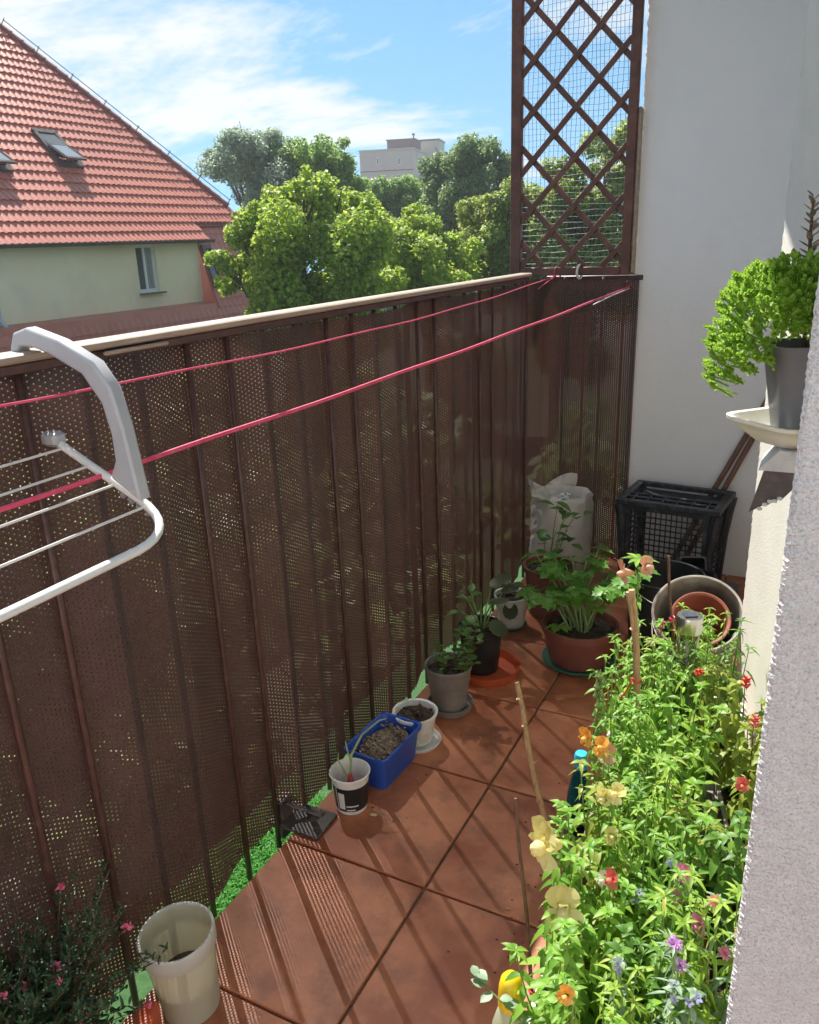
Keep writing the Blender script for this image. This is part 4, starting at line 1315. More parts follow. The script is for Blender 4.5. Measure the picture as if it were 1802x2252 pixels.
for i in range(7):
    c = Vector((rd.uniform(-.04, .04), rd.uniform(-.05, .03), .30+rd.uniform(0, .03)))
    Mx = Matrix.Translation(c) @ Matrix.Rotation(rd.uniform(0, 6), 4, 'Z') @ Matrix.Rotation(rd.uniform(-.7, .7), 4, 'X')
    b.add([Mx @ Vector(p) for p in ((-.03, -.02, 0), (.03, -.02, .01), (.03, .02, -.005), (-.03, .02, .012), (0, 0, .018))], [(0, 1, 4), (1, 2, 4), (2, 3, 4), (3, 0, 4)])
b.build('crumpled_paper', M['paper'], t, smooth=False)

# black crate, standing on end against the wall
t = thing('black_crate', 'black plastic mesh crate leaning against the white end wall', 'crate', (-.47, 3.215, .01), R_(-5))
CW, CD, CH = .375, .27, .385
wt = .008
def grid_panel(b_, w_, h_, nx, nz_, O, ex, ez, ey, bar=.0042, frame=.022):
    O, ex, ez, ey = map(Vector, (O, ex, ez, ey))
    def bar_(u0, u1, v0, v1, th):
        c_ = []
        for k_ in (0, 1):
            for (u, v) in ((u0, v0), (u1, v0), (u1, v1), (u0, v1)):
                c_.append(O+ex*u+ez*v+ey*(k_*th))
        b_.add(c_, [(3, 2, 1, 0), (4, 5, 6, 7), (0, 1, 5, 4), (1, 2, 6, 5), (2, 3, 7, 6), (3, 0, 4, 7)])
    bar_(0, w_, 0, frame, wt); bar_(0, w_, h_-frame, h_, wt); bar_(0, frame, frame, h_-frame, wt); bar_(w_-frame, w_, frame, h_-frame, wt)
    for i in range(1, nx):
        u = frame+(w_-2*frame)*i/nx
        bar_(u-bar/2, u+bar/2, frame, h_-frame, .004)
    for i in range(1, nz_):
        v = frame+(h_-2*frame)*i/nz_
        bar_(frame, w_-frame, v-bar/2, v+bar/2, .0046)
b = MB(); grid_panel(b, CW-.05, CH-.02, 14, 14, (-CW/2+.025, -CD/2, 0), (1, 0, 0), (0, 0, 1), (0, 1, 0)); b.build('mesh_front', M['crate'], t, smooth=False)
b = MB(); grid_panel(b, CD, CH-.02, 4, 12, (-CW/2+.02, -CD/2+.01, 0), (0, 1, 0), (0, 0, 1), (1, 0, 0), frame=.05); b.build('side_panel', M['crate'], t, smooth=False)
b = MB(); grid_panel(b, CD, CH-.02, 4, 12, (CW/2-.028, -CD/2+.01, 0), (0, 1, 0), (0, 0, 1), (1, 0, 0), frame=.05); b.build('side_panel', M['crate'], t, smooth=False)
b = MB()
z = CH
for (x0, x1, y0, y1, th) in ((-CW/2-.012, CW/2+.012, -CD/2-.012, -CD/2+.012, .02), (-CW/2-.012, CW/2+.012, CD/2-.012, CD/2+.012, .02), (-CW/2-.012, -CW/2+.02, -CD/2+.012, CD/2-.012, .02), (CW/2-.02, CW/2+.012, -CD/2+.012, CD/2-.012, .02), (-CW/2+.02, CW/2-.02, -CD/2+.05, -CD/2+.06, .012), (-CW/2+.02, CW/2-.02, -CD/2+.095, -CD/2+.105, .012)):
    b.bbox(((x0+x1)/2, (y0+y1)/2, z-th/2), (x1-x0, y1-y0, th), .003)
for i in range(6):
    x = -CW/2+.045+i*(CW-.09)/5
    b.bbox((x, -CD/2+.054, z-.007), (.006, .086, .010), .001)
b.build('top_frame', M['crate'], t, smooth=False)
b = MB(); b.bbox((0, .04, z-.030), (CW-.04, CD-.10, .006), .002); b.build('top_panel', M['crate'], t, smooth=False)
for sx_ in (-1, 1):
    for sy_ in (-1, 1):
        b = MB()
        x, y = sx_*(CW/2-.006), sy_*(CD/2-.006)
        b.tube([(x-sx_*.02, y, 0), (x-sx_*.012, y, .2), (x-sx_*.002, y, z-.07), (x+sx_*.006, y+sy_*.004, z-.02)], [.016, .018, .022, .022], 8)
        b.build('corner_post', M['crate'], t)
# poles against the wall
for i, (p0, p1, lbl) in enumerate((((-.395, 3.385, .27), (-.225, 3.405, .665), 'left one of two brown wooden poles leaning behind the crate'), ((-.352, 3.386, .28), (-.196, 3.405, .67), 'right one of two brown wooden poles leaning behind the crate'))):
    p0, p1 = Vector(p0), Vector(p1)
    d = (p1-p0); base_ = p0-d*(p0.z-.02)/d.z
    MB().tube([base_, p0, p0.lerp(p1, .5), p1, p1+d*.35], .011, 9).build('wooden_pole', M['stickwood'], label=lbl, cat='pole')
# stacked nursery trays
def tray(loc, rz, rx_, n_, lbl):
    t_ = thing('nursery_tray', lbl, 'plant tray', loc, rz, group='black nursery trays by the bucket')
    for i in range(n_):
        b_ = MB()
        b_.v = []
        rings_mesh(b_, [rrect(.030, .030, 0, .006), rrect(.042, .042, .10, .008), rrect(.047, .047, .101, .009), rrect(.047, .047, .106, .009), rrect(.041, .041, .105, .008), rrect(.029, .029, .006, .006)], cap0=True, cap1=True)
        o_ = b_.build('pot_shell', M['black'], t_, sharp=30)
        o_.matrix_local = Matrix.Rotation(rx_, 4, 'X') @ Matrix.Translation((0, 0, i*.012))
    return t_
tray((-.375, 2.945, .17), .35, 1.0, 3, 'taller stack of square black nursery pots tilted behind the bucket')
tray((-.262, 2.90, .15), -.5, 1.05, 2, 'shorter stack of square black nursery pots next to the cream side wall')
b = MB(); b.bbox((0, 0, 0), (.34, .20, .14), .01)
b.build('storage_box', M['black'], label='low dark box behind the bucket under the nursery pots', cat='box', loc=(-.36, 2.92, .072))

# big bucket with a clay pot inside, dark bucket beside it
t = thing('dark_bucket', 'dark bucket half hidden behind the big dirty bucket', 'bucket', (-.40, 2.62, .001))
MB().lathe(potprof(.105, .128, .30, .003, .004, .015), 40).build('bucket_body', M['black'], t)
b = MB(); b.tube([(.132*math.cos(a), .132*math.sin(a), .283-.05*math.sin(a-.4)**2) for a in np.linspace(3.0, 6.6, 22)], .0022, 5); b.build('handle', M['steel'], t)
t = thing('dirty_bucket', 'large dirty white bucket holding an empty clay pot by the side wall', 'bucket', (-.262, 2.50, .062))
t.rotation_euler = (R_(36), R_(2), 0)
M['dirtybucket'] = pm('dirty_bucket', (.16, .13, .10), (.42, .39, .35), rough=.55, scale=9, dirt=(.06, .045, .033), dscale=7)
MB().lathe([(.10, 0), (.106, .004), (.122, .265), (.128, .268), (.128, .285), (.124, .287), (.126, .302), (.130, .303), (.131, .318), (.128, .321), (.123, .320), (.117, .27), (.100, .02), (0, .016)], 52).build('bucket_body', M['dirtybucket'], t)
for (z_, r_) in ((.276, .1285), (.245, .1215)):
    MB().tube([(r_*math.cos(a), r_*math.sin(a), z_) for a in np.linspace(0, 2*math.pi, 41)], .0022, 5, cap=False).build('rib', M['white'], t)
b = MB(); b.tube([(.133*math.cos(a), .133*math.sin(a), .29-.12*math.sin((a-2.6)/3.2*math.pi)) for a in np.linspace(2.6, 5.8, 24)], .0020, 5); b.build('handle', M['steel'], t)
t = thing('clay_pot', 'empty terracotta pot sitting inside the dirty bucket', 'flowerpot', (-.255, 2.435, .175), 0)
t.rotation_euler = (R_(42), R_(5), 0)
MB().lathe(potprof(.062, .083, .165, .006, .004, .022), 40).build('pot', M['terra'], t)
b = MB()
for i in range(6):
    b.bbox((random.uniform(-.03, .03), random.uniform(-.03, .03), .02+i*.005), (.035, .018, .012), .004, Matrix.Rotation(random.uniform(0, 3), 4, 'Z'))
b.build('shards', M['terra'], t)

# ================================================================== LOWER LEFT: MILKY BUCKET, HEATHER POT
t = thing('milky_bucket', 'translucent cream plastic bucket with a little dirty water near the screen', 'bucket', (-.955, .845, .001))
t.rotation_euler = (.05, -.02, 0)
MB().lathe([(.050, 0), (.054, .004), (.063, .125), (.064, .152), (.0685, .154), (.0695, .184), (.067, .187), (.0645, .185), (.0615, .152), (.0600, .125), (.051, .008), (0, .006)], 52).build('bucket_body', M['milky'], t)
MB().lathe([(.0565, .075), (.03, .076), (0, .076)], 40).build('water', M['water'], t)
MB().lathe([(.0690, .153), (.0705, .156), (.0712, .172), (.0710, .186), (.0690, .189), (.0655, .188), (.0640, .182)], 52, close=False).build('rim', pm('clear_rim', (.70, .70, .66), (.78, .78, .74), rough=.25, scale=14, trans=.45, tcol=(.85, .85, .82)), t)
t = thing('heather_pot', 'dark pot with a twiggy plant and small pink flowers, bottom left corner', 'potted plant', (-1.03, .575, .001))
MB().lathe(potprof(.07, .092, .14, .004, .004, .018), 32).build('pot', M['terra_dark'], t)
soil_disc(.086, .12, M['soil'], t, 18)
rd = random.Random(55)
stm, lf = MB(), MB()
blooms = []
for i in range(240):
    a = rd.uniform(0, 6.28); sp = rd.uniform(.02, .20)
    p0 = Vector((rd.uniform(-.04, .04), rd.uniform(-.04, .04), .12))
    p2 = p0+Vector((sp*math.cos(a), sp*math.sin(a)*.9, rd.uniform(.10, .27)))
    p1 = p0.lerp(p2, .5)+Vector((0, 0, .03))
    stm.tube([p0, p1, p2], [.0017, .0013, .0007], 4, cap=False)
    for j in range(38):
        tt = .15+.85*j/37
        q = p0*(1-tt)**2+p1*2*tt*(1-tt)+p2*tt*tt
        dv = Vector((rd.uniform(-1, 1), rd.uniform(-1, 1), rd.uniform(.0, 1))).normalized()
        lf.leaf(q, dv, (0, 0, 1), rd.uniform(.011, .021), .0050, .2, .1)
    if i % 12 == 0: blooms.append(p2)
stm.build('twigs', M['rustrod'], t)
lf.build('foliage', M['heath'], t, kind='stuff')
def small_bloom(parent, p, mat, r, rd_, name='flower'):
    b_ = MB()
    for k_ in range(9):
        dv = Vector((rd_.uniform(-1, 1), rd_.uniform(-1, 1), rd_.uniform(-.2, 1))).normalized()
        b_.leaf(p, dv, dv.cross(Vector((.3, .2, .9))), r, r*.9, .5, .3)
    return b_.build(name, mat, parent)
for p in blooms:
    small_bloom(t, p, M['p_hot'], rd.uniform(.006, .010), rd)
b = MB(); b.bbox((0, 0, .05), (.030, .075, .10), .004, Matrix.Rotation(.5, 4, 'Z'))
b.build('orange_carton', [M['orange']], label='small orange carton squeezed between heather pot and milky bucket', cat='carton', loc=(-.945, .725, .001))
# crumb on the tiles
b = MB(); b.add([(-.008, -.005, 0), (.010, -.004, .001), (.012, .006, .0), (-.006, .008, .001), (.001, .001, .006)], [(0, 1, 4), (1, 2, 4), (2, 3, 4), (3, 0, 4)])
b.build('wood_chip', M['wood'], label='pale wood chip on the tiles beside the onion tub', cat='wood chip', loc=(-.902, 1.468, .001))
# ================================================================== BRACKET: SAUCER, POT, SEDUM
sc0 = Vector((-.030, 1.432, 1.0655))
t = MB()
rings_mesh(t, [rrect(.052, .044, 0, .02), rrect(.072, .062, .018, .026), rrect(.086, .074, .034, .030), rrect(.091, .079, .035, .031), rrect(.092, .080, .041, .031), rrect(.084, .072, .040, .028), rrect(.068, .057, .020, .024), rrect(.050, .042, .006, .02)])
so = t.build('pot_saucer', M['cream'], label='cream square ceramic saucer on the shelf bracket', cat='saucer', loc=sc0)
so.rotation_euler = (0, 0, R_(48))
t = thing('sedum_pot', 'slate grey tapered pot overflowing with bright green sedum', 'potted plant', (-.026, 1.425, 1.072), .3)
b = MB()
rings_mesh(b, [rrect(.036, .036, 0, .016), rrect(.060, .060, .150, .022), rrect(.062, .062, .153, .022), rrect(.058, .058, .153, .02), rrect(.053, .053, .12, .02)])
b.build('pot', M['slate'], t)
rd = random.Random(101)
fo = MB()
for i in range(620):
    zc = rd.uniform(-.35, 1.0); a = rd.uniform(0, 6.28)
    q = math.sqrt(max(0, 1-zc*zc)) if zc > 0 else 1.0
    dx_, dy_ = q*math.cos(a), q*math.sin(a)
    if zc < 0 and dx_ > -.35: zc = rd.uniform(0, .3)
    e = rd.uniform(.82, 1.03)
    p = Vector((-.034+dx_*.105*e, .004+dy_*.090*e, .178+zc*.092*e))
    if dx_ < -.2 and zc < .4:
        p.z -= (-dx_-.2)*rd.uniform(.0, .10)
    out_ = Vector((dx_, dy_, max(zc, -.1)+.55+rd.uniform(-.3, .3))).normalized()
    L_ = rd.uniform(.012, .022)
    p0 = p-out_*.028
    fo.tube([p0, p, p+out_*L_*.9], [.0014, .0014, .001], 4, cap=False)
    sd1 = out_.cross(Vector((.2, .9, .1))).normalized(); sd2 = out_.cross(sd1)
    s9 = rd.uniform(.8, 1.25)
    for k_ in range(20):
        u = (k_+.5)/20
        an = k_*2.4
        dv = (sd1*math.cos(an)+sd2*math.sin(an))*math.sqrt(1-u*u*.96)+out_*(u*1.1-.15)
        fo.leaf(p+out_*(L_*(.45+.35*u)), dv, out_, .0072*s9, .0056*s9, -.55, .15)
    for k_ in range(5):
        u = rd.random(); an = rd.uniform(0, 6.28)
        dv = sd1*math.cos(an)+sd2*math.sin(an)+out_*.4
        fo.leaf(p0.lerp(p, u), dv, out_, .008, .0045, .1, .1)
fo.build('foliage', M['sedum'], t, kind='stuff')
# tall succulent beside it
t = thing('tall_succulent', 'dark tipped upright succulent with pale lower leaves behind the sedum', 'plant', (-.034, 1.47, 1.21))
b, b2 = MB(), MB()
sp = [(0, 0, 0), (-.004, .0, .1), (-.010, .004, .17), (-.012, .006, .225)]
b2.tube(sp, [.004, .0035, .003, .002], 6); b2.build('stem', M['rustrod'], t)
for i in range(44):
    u = i/43
    q = Vector((-.012*u, .006*u, .05+.18*u)); an = i*2.4
    b.leaf(q, (math.cos(an), math.sin(an), .15+.5*u), (0, 0, 1), .034*(1.05-.55*u), .012*(1.1-.4*u), -.15, .2)
b.build('foliage', M['succ'], t)

# ================================================================== FLOWER BED
def planter_box(x, y, lx, ly, h_, mat, lbl, rz=0):
    t_ = thing('planter_trough', lbl, 'planter', (x, y, .001), rz, group=None)
    b_ = MB()
    rings_mesh(b_, [rrect(lx-.018, ly-.018, 0, .015), rrect(lx-.004, ly-.004, h_-.022, .018), rrect(lx+.003, ly+.003, h_-.021, .018), rrect(lx+.004, ly+.004, h_, .018), rrect(lx-.004, ly-.004, h_, .016), rrect(lx-.010, ly-.010, h_-.06, .014)])
    b_.build('trough', mat, t_)
    soil_disc(1.0, h_-.03, M['soil'], t_, int(y*10), sx=lx-.010, sy=ly-.010, seg=36)
    return t_
planter_box(-.190, 1.02, .120, .20, .19, M['white'], 'dirty white trough nearest the camera under the snapdragons', R_(3))
planter_box(-.215, 1.45, .125, .20, .19, M['greypot'], 'grey trough in the middle of the flower bed', R_(4))
planter_box(-.235, 1.885, .140, .19, .19, M['white'], 'dirty white trough in front of the bucket under the far snapdragons', R_(-3))
planter_box(-.005, 1.62, .085, .20, .20, M['greypot'], 'grey trough against the side wall holding the red salvias', R_(15))
planter_box(.02, 1.16, .08, .19, .20, M['terra_dark'], 'brown trough beside the door jamb', R_(6))

# ---- snapdragon flower shapes
def snap_flower(mat_name, s=1.0):
    """two lipped bloom: tube, two upper lobes, three lower lobes, puffed palate"""
    b_ = MB()
    b_.lathe([(.0035, 0), (.006, .006), (.0075, .014), (.008, .020)], 9, close=False)
    for a, L_, W_, el in ((1.15, .017, .024, .75), (2.0, .017, .024, .75), (-1.57, .014, .022, -.05), (-.70, .014, .020, .1), (-2.45, .014, .020, .1)):
        d = Vector((math.cos(a)*math.cos(el), math.sin(a)*math.cos(el), math.sin(el)))
        st_ = Vector((math.cos(a)*.005, math.sin(a)*.005, .017))
        n_ = Vector((0, 0, 1))
        # ruffled petal: 4x3 grid
        sd_ = d.cross(n_).normalized(); up = sd_.cross(d).normalized()
        vs = []
        for i, (u, w_) in enumerate(((0, .5), (.4, .95), (.8, 1.0), (1.05, .72))):
            for v in (-1, -.35, .35, 1):
                p = st_+d*(L_*u)+sd_*(v*W_*.5*w_)+up*(-.35*u*u*L_+.0022*math.sin(v*4+i*1.7+a*3)+.0025*v*v)
                vs.append(p)
        b_.add(vs, [(i*4+j, i*4+j+1, i*4+5+j, i*4+4+j) for i in range(3) for j in range(3)])
    b_.lathe([(0, .030), (.004, .0285), (.0065, .024), (.0065, .018), (.004, .014)], 8, c=(0, -.004, 0), close=False)
    me_ = b_.mesh('flower', [M[mat_name]], True)
    return me_
FL = {k_: snap_flower(k_) for k_ in ('p_yellow', 'p_orange', 'p_peach', 'p_pink', 'p_white', 'p_coral', 'p_red')}
def puff_flower(mat_name):
    b_ = MB(); rd_ = random.Random(3)
    for k_ in range(26):
        a = k_*2.4; el = .05+1.3*(k_/26)
        d = Vector((math.cos(a)*math.cos(el), math.sin(a)*math.cos(el), math.sin(el)))
        b_.leaf((0, 0, 0), d, (0, 0, 1), .015*(1.05-.4*k_/26), .0075, .25, -.2)
    return b_.mesh('flower', [M[mat_name]], True)
PF = {k_: puff_flower(k_) for k_ in ('p_lilac', 'p_pink', 'p_peach')}
def bell_flower(mat_name):
    b_ = MB()
    b_.lathe([(.002, 0), (.003, .006), (.0042, .010)], 7, close=False)
    for k_ in range(5):
        a = k_*1.2566
        b_.leaf((.003*math.cos(a), .003*math.sin(a), .009), (math.cos(a), math.sin(a), .6), (0, 0, 1), .010, .008, .4, .1)
    return b_.mesh('flower', [M[mat_name]], True)
BF = bell_flower('p_violet')
def spike_flower(mat_name):
    b_ = MB(); rd_ = random.Random(4)
    for k_ in range(16):
        a = k_*2.4; z = k_*.0022
        d = Vector((math.cos(a), math.sin(a), .5+.03*k_)).normalized()
        p = Vector((0, 0, z))
        b_.tube([p, p+d*.008, p+d*.015+Vector((0, 0, .002))], [.0016, .0022, .0030], 5)
    return b_.mesh('flower', [M[mat_name]], True)
SP_R, SP_C = spike_flower('p_red'), spike_flower('p_coral')
def put_flower(me, parent, p, d, s=1.0, roll=0.0):
    d = Vector(d).normalized()
    q = d.to_track_quat('Z', 'Y').to_matrix().to_4x4()
    return link('flower', me, parent, M=Matrix.Translation(p) @ q @ Matrix.Rotation(roll, 4, 'Z') @ Matrix.Scale(s, 4))

def snap_plant(rd_, h_, nst, spread, leafL=.056, leafW=.0145, lean=(0, 0), dens=.62, droop=.8):
    """returns stems MB, leaves MB and the shoot tips"""
    st_, lf_, tips_ = MB(), MB(), []
    for s_ in range(nst):
        a = rd_.uniform(0, 6.28); q = spread*rd_.uniform(.2, 1.0)
        hh = h_*rd_.uniform(.72, 1.08)
        p0 = Vector((rd_.uniform(-.02, .02), rd_.uniform(-.02, .02), 0))
        p3 = p0+Vector((q*math.cos(a)+lean[0]*hh, q*math.sin(a)+lean[1]*hh, hh))
        p1 = p0.lerp(p3, .4)+Vector((q*math.cos(a)*.35, q*math.sin(a)*.35, -.01))
        def cur(t): return p0*(1-t)**2+p1*2*t*(1-t)+p3*t*t
        st_.tube([cur(i/6) for i in range(7)], [.0024-.0013*i/6 for i in range(7)], 5, cap=False)
        n_ = int(hh/.0095*dens)
        for j in range(n_):
            t = .22+.78*j/n_
            p = cur(t); an = j*2.4+a
            sz = (1-.60*max(0, t-.45)/.55)*rd_.uniform(.7, 1.15)
            el = rd_.uniform(-.7, .4)+.5*max(0, t-.6)
            d = Vector((math.cos(an)*math.cos(el), math.sin(an)*math.cos(el), math.sin(el)))
            lf_.leaf(p, d, (0, 0, 1), leafL*sz, leafW*sz*rd_.uniform(.8, 1.25), droop*rd_.uniform(.3, 1.5), rd_.uniform(.05, .3))
        for j in range(6):                    # crown of small leaves
            an = j*2.4+a; el = rd_.uniform(0, .9)
            d = Vector((math.cos(an)*math.cos(el), math.sin(an)*math.cos(el), math.sin(el)))
            lf_.leaf(p3, d, (0, 0, 1), leafL*.40*rd_.uniform(.5, 1.2), leafW*.5, .7, .2)
        tips_.append(p3)
    return st_, lf_, tips_
# a few plants are modelled, then set out along the troughs
rd = random.Random(404)
PROTO = []
for i in range(9):
    st_, lf_, tp2 = snap_plant(rd, rd.uniform(.22, .36), rd.randint(4, 7), rd.uniform(.045, .075), lean=(rd.uniform(-.06, .06), rd.uniform(-.08, .08)), leafL=rd.choice((.050, .060, .066)), leafW=rd.choice((.013, .017, .023)))
    for k_ in range(6):
        p = rd.choice(tp2)*rd.uniform(.15, .6); an = rd.uniform(0, 6.28)
        lf_.leaf(p, (math.cos(an), math.sin(an), -.4), (0, 0, 1), .035, .009, 1.0, .3, mi=1)
    a_ = st_.mesh('stems', [M['stem']], True); b_ = lf_.mesh('foliage', [M[('snap', 'snap2', 'snap', 'snap2', 'snapdark', 'snap', 'snap2', 'salvia', 'snap')[i]], M['dryleaf']], True)
    PROTO.append((a_, b_, tp2))
GLS = ['green snapdragon without blooms in the dirty white trough nearest the camera', 'green snapdragon without blooms in the grey middle trough', 'green snapdragon without blooms in the far white trough by the bucket', 'green snapdragon without blooms in the brown trough beside the door jamb']
GRP = ['snapdragons of the near trough', 'snapdragons of the middle trough', 'snapdragons of the far trough', 'snapdragons of the brown trough']
beds = [(-.190, 1.03, .105, .18, .16, 20), (-.205, 1.45, .10, .18, .16, 16), (-.235, 1.885, .12, .165, .16, 15), (.02, 1.16, .06, .17, .17, 5)]
plants = []
rd = random.Random(812)
for bi_, (bx_, by_, lx, ly, z, n_) in enumerate(beds):
    k_ = 0; tries = 0
    pos = []
    while k_ < n_ and tries < 900:
        tries += 1
        x, y = bx_+rd.uniform(-lx, lx), by_+rd.uniform(-ly, ly)
        if any((x-p[0])**2+(y-p[1])**2 < .042**2 for p in pos): continue
        if (x+.11)**2+(y-1.53)**2 < .095**2: continue          # bare soil patch
        pos.append((x, y)); k_ += 1
        plants.append((x, y, z, bi_))
flowers_at = {}
roots = []
for i, (x, y, z, bi_) in enumerate(plants):
    a_, b_, tp2 = PROTO[(i*4+i//9) % 9]
    s_ = rd.uniform(.82, 1.08)*(.9 if y < 1.2 else 1.0)
    r_ = thing('snapdragon', GLS[bi_], 'plant', (x, y, z), rd.uniform(0, 6.28), group=GRP[bi_], scale=s_)
    link('stems', a_, r_); o_ = link('foliage', b_, r_); o_['kind'] = 'stuff'
    roots.append((r_, tp2, x, y))

def flowering(x, y, z, h_, lbl, mats, tipdir=(0, 0, 1), nst=3, seed=0, leaf='snap', spread=.05, cat='plant', name='flowering_snapdragon', leafL=.052, leafW=.015, fs=1.0, per=2, lean=(0, 0), flist=None, dens=.75):
    rd_ = random.Random(seed)
    r_ = thing(name, lbl, cat, (x, y, z))
    st_, lf_, tips_ = snap_plant(rd_, h_, nst, spread, leafL, leafW, lean, dens)
    st_.build('stems', M['stem'], r_); o_ = lf_.build('foliage', M[leaf], r_); o_['kind'] = 'stuff'
    for i, p in enumerate(tips_):
        for j in range(per):
            me_ = mats[(i+j) % len(mats)]
            a = rd_.uniform(0, 6.28)
            d = Vector((-.15+.45*math.cos(a), -.85+.25*math.sin(a), rd_.uniform(.25, .8)))
            put_flower(me_, r_, p+Vector((rd_.uniform(-.008, .008), rd_.uniform(-.008, .008), -.012*j)), d, fs*.78*rd_.uniform(.85, 1.15), rd_.uniform(-.4, .4))
    return r_
flowering(-.300, 1.03, .16, .315, 'snapdragon with large pale yellow blooms leaning over the tiles', [FL['p_yellow']], nst=1, seed=1, spread=.02, fs=2.5, per=1, lean=(.03, 0))
flowering(-.262, .985, .16, .30, 'snapdragon with one pale yellow bloom right of the rusty rod', [FL['p_yellow']], nst=1, seed=2, spread=.02, fs=2.3, per=1)
flowering(-.325, 1.33, .16, .36, 'snapdragon with golden orange blooms in front of the blue bottle', [FL['p_orange']], nst=1, seed=3, spread=.02, fs=1.4, per=1)
flowering(-.275, 1.33, .16, .35, 'snapdragon with peach and orange blooms right of the blue bottle', [FL['p_orange'], FL['p_peach']], nst=2, seed=4, spread=.03, fs=1.25, per=1)
flowering(-.228, 1.175, .16, .33, 'snapdragon with small lemon blooms in the middle of the bed', [FL['p_yellow']], nst=3, seed=5, spread=.03, fs=1.0, per=1)
flowering(-.20, 1.09, .16, .30, 'snapdragon with a coral bud and a cream bloom', [FL['p_coral'], FL['p_white']], nst=2, seed=6, spread=.03, fs=.9, per=1)
flowering(-.18, .80, .16, .30, 'snapdragon with orange blooms close to the camera', [FL['p_orange']], nst=1, seed=7, spread=.03, fs=.9, per=1)
flowering(-.12, 1.06, .16, .31, 'snapdragon with dusky pink blooms near the door jamb', [FL['p_pink']], nst=3, seed=8, spread=.04, fs=.9, per=1)
flowering(-.05, 1.43, .19, .28, 'plant with one coral red bloom beside the door jamb', [FL['p_coral']], nst=1, seed=9, spread=.03, fs=.8, per=1, leaf='salvia', leafW=.018)
flowering(-.05, .91, .18, .28, 'scabious with lilac pompom flowers at the bottom right', [PF['p_lilac']], nst=3, seed=10, spread=.045, per=1, name='scabious', leaf='ivy', leafW=.008)
flowering(-.022, 1.00, .18, .29, 'scabious with peach pompom flowers against the door jamb', [PF['p_peach'], PF['p_pink']], nst=3, seed=11, spread=.04, per=1, name='scabious', leaf='ivy', leafW=.008)
flowering(-.10, .90, .18, .27, 'small plant with pale violet bell flowers at the bottom right', [BF], nst=3, seed=12, spread=.06, per=2, name='bellflower', leaf='ivy', leafW=.016, leafL=.034, fs=.75)
flowering(-.11, 1.05, .18, .27, 'small plant with pale violet bells above the pompom flowers', [BF], nst=3, seed=13, spread=.05, per=2, name='bellflower', leaf='snapdark', leafW=.02, fs=.75)
flowering(-.19, 1.74, .16, .30, 'red flowering salvia right of the solar lamp', [SP_R], nst=1, seed=14, spread=.012, per=1, name='red_salvia', leaf='salvia', leafW=.022, fs=.85)
for k_, (x, y, c, lbl) in enumerate(((-.075, 1.72, SP_R, 'leafy salvia with a dark red spike against the side wall'), (-.02, 1.75, SP_C, 'leafy salvia with a coral spike nearest the door jamb edge'), (-.045, 1.60, SP_C, 'yellow green salvia with a short coral spike below the sill'), (.0, 1.66, SP_R, 'yellow green salvia crowded behind the coral spikes'))):
    sv_ = flowering(x, y, .17, .25+.02*k_*(k_ < 2), lbl, [c], nst=4, seed=20+k_, spread=.05, per=0, name='red_salvia', leaf='salvia', leafW=.028, leafL=.052, fs=1.0)
    zt = (.27, .30, .25, .24)[k_]
    put_flower(c, sv_, Vector((.0, -.01, zt)), (.1, -.2, 1), .75)
    MB().tube([(0, 0, .05), (.003, -.004, zt*.7), (0, -.01, zt)], [.002, .0016, .001], 5).build('flower_stalk', M['rustrod'], sv_)
flowering(-.07, 1.35, .18, .24, 'broad leaved green plant beside the door jamb', [FL['p_coral']], nst=4, seed=30, spread=.06, per=0, name='broadleaf_plant', leaf='snapdark', leafW=.03, leafL=.055)
flowering(-.03, 1.24, .18, .24, 'broad leaved dark plant low against the door jamb', [FL['p_coral']], nst=4, seed=31, spread=.06, per=0, name='broadleaf_plant', leaf='snapdark', leafW=.03, leafL=.055)
flowering(-.14, .93, .18, .22, 'broad leaved plant between bells and yellow snapdragons', [FL['p_coral']], nst=4, seed=32, spread=.06, per=0, name='broadleaf_plant', leaf='snapdark', leafW=.026, leafL=.05)
# tall single snapdragon stem with seed pods and two peach flowers on top
t = thing('tall_snapdragon', 'tall bare snapdragon stalk with peach blooms on top, left of the bucket', 'plant', (-.345, 1.95, .16))
b = MB()
sp = [Vector((0, 0, 0)), Vector((-.008, .015, .14)), Vector((-.022, .035, .28)), Vector((-.027, .045, .38)), Vector((-.030, .05, .430))]
b.tube(sp, [.0032, .0028, .0024, .002, .0015], 6); b.build('stems', M['stem'], t)
b = MB(); rd = random.Random(6)
for j in range(15):
    u = .2+.65*j/14
    i_ = min(3, int(u*4)); p = sp[i_].lerp(sp[i_+1], u*4-i_)
    a = j*2.4
    d = Vector((math.cos(a), math.sin(a), .5)).normalized()
    b.lathe([(.001, 0), (.0045, .004), (.0055, .008), (.003, .012), (.0008, .020)], 7, c=p+d*.008)
b.build('seed_pods', M['stem'], t)
b = MB()
for j in range(10):
    a = j*2.4
    b.leaf(sp[4], (math.cos(a), math.sin(a), .15), (0, 0, 1), .055*(1-.04*j), .014, .2, .15)
for j in range(16):
    u = rd.random()*.75; i_ = min(3, int(u*4)); p = sp[i_].lerp(sp[i_+1], u*4-i_); a = rd.uniform(0, 6.28)
    b.leaf(p, (math.cos(a), math.sin(a), .1), (0, 0, 1), .035, .010, .5, .15)
b.build('foliage', M['snap'], t)
put_flower(FL['p_peach'], t, sp[3]+Vector((-.010, -.01, .015)), (-.8, -.5, .15), 1.5)
put_flower(FL['p_peach'], t, sp[3]+Vector((.012, -.008, .03)), (.55, -.5, .6), 1.15)
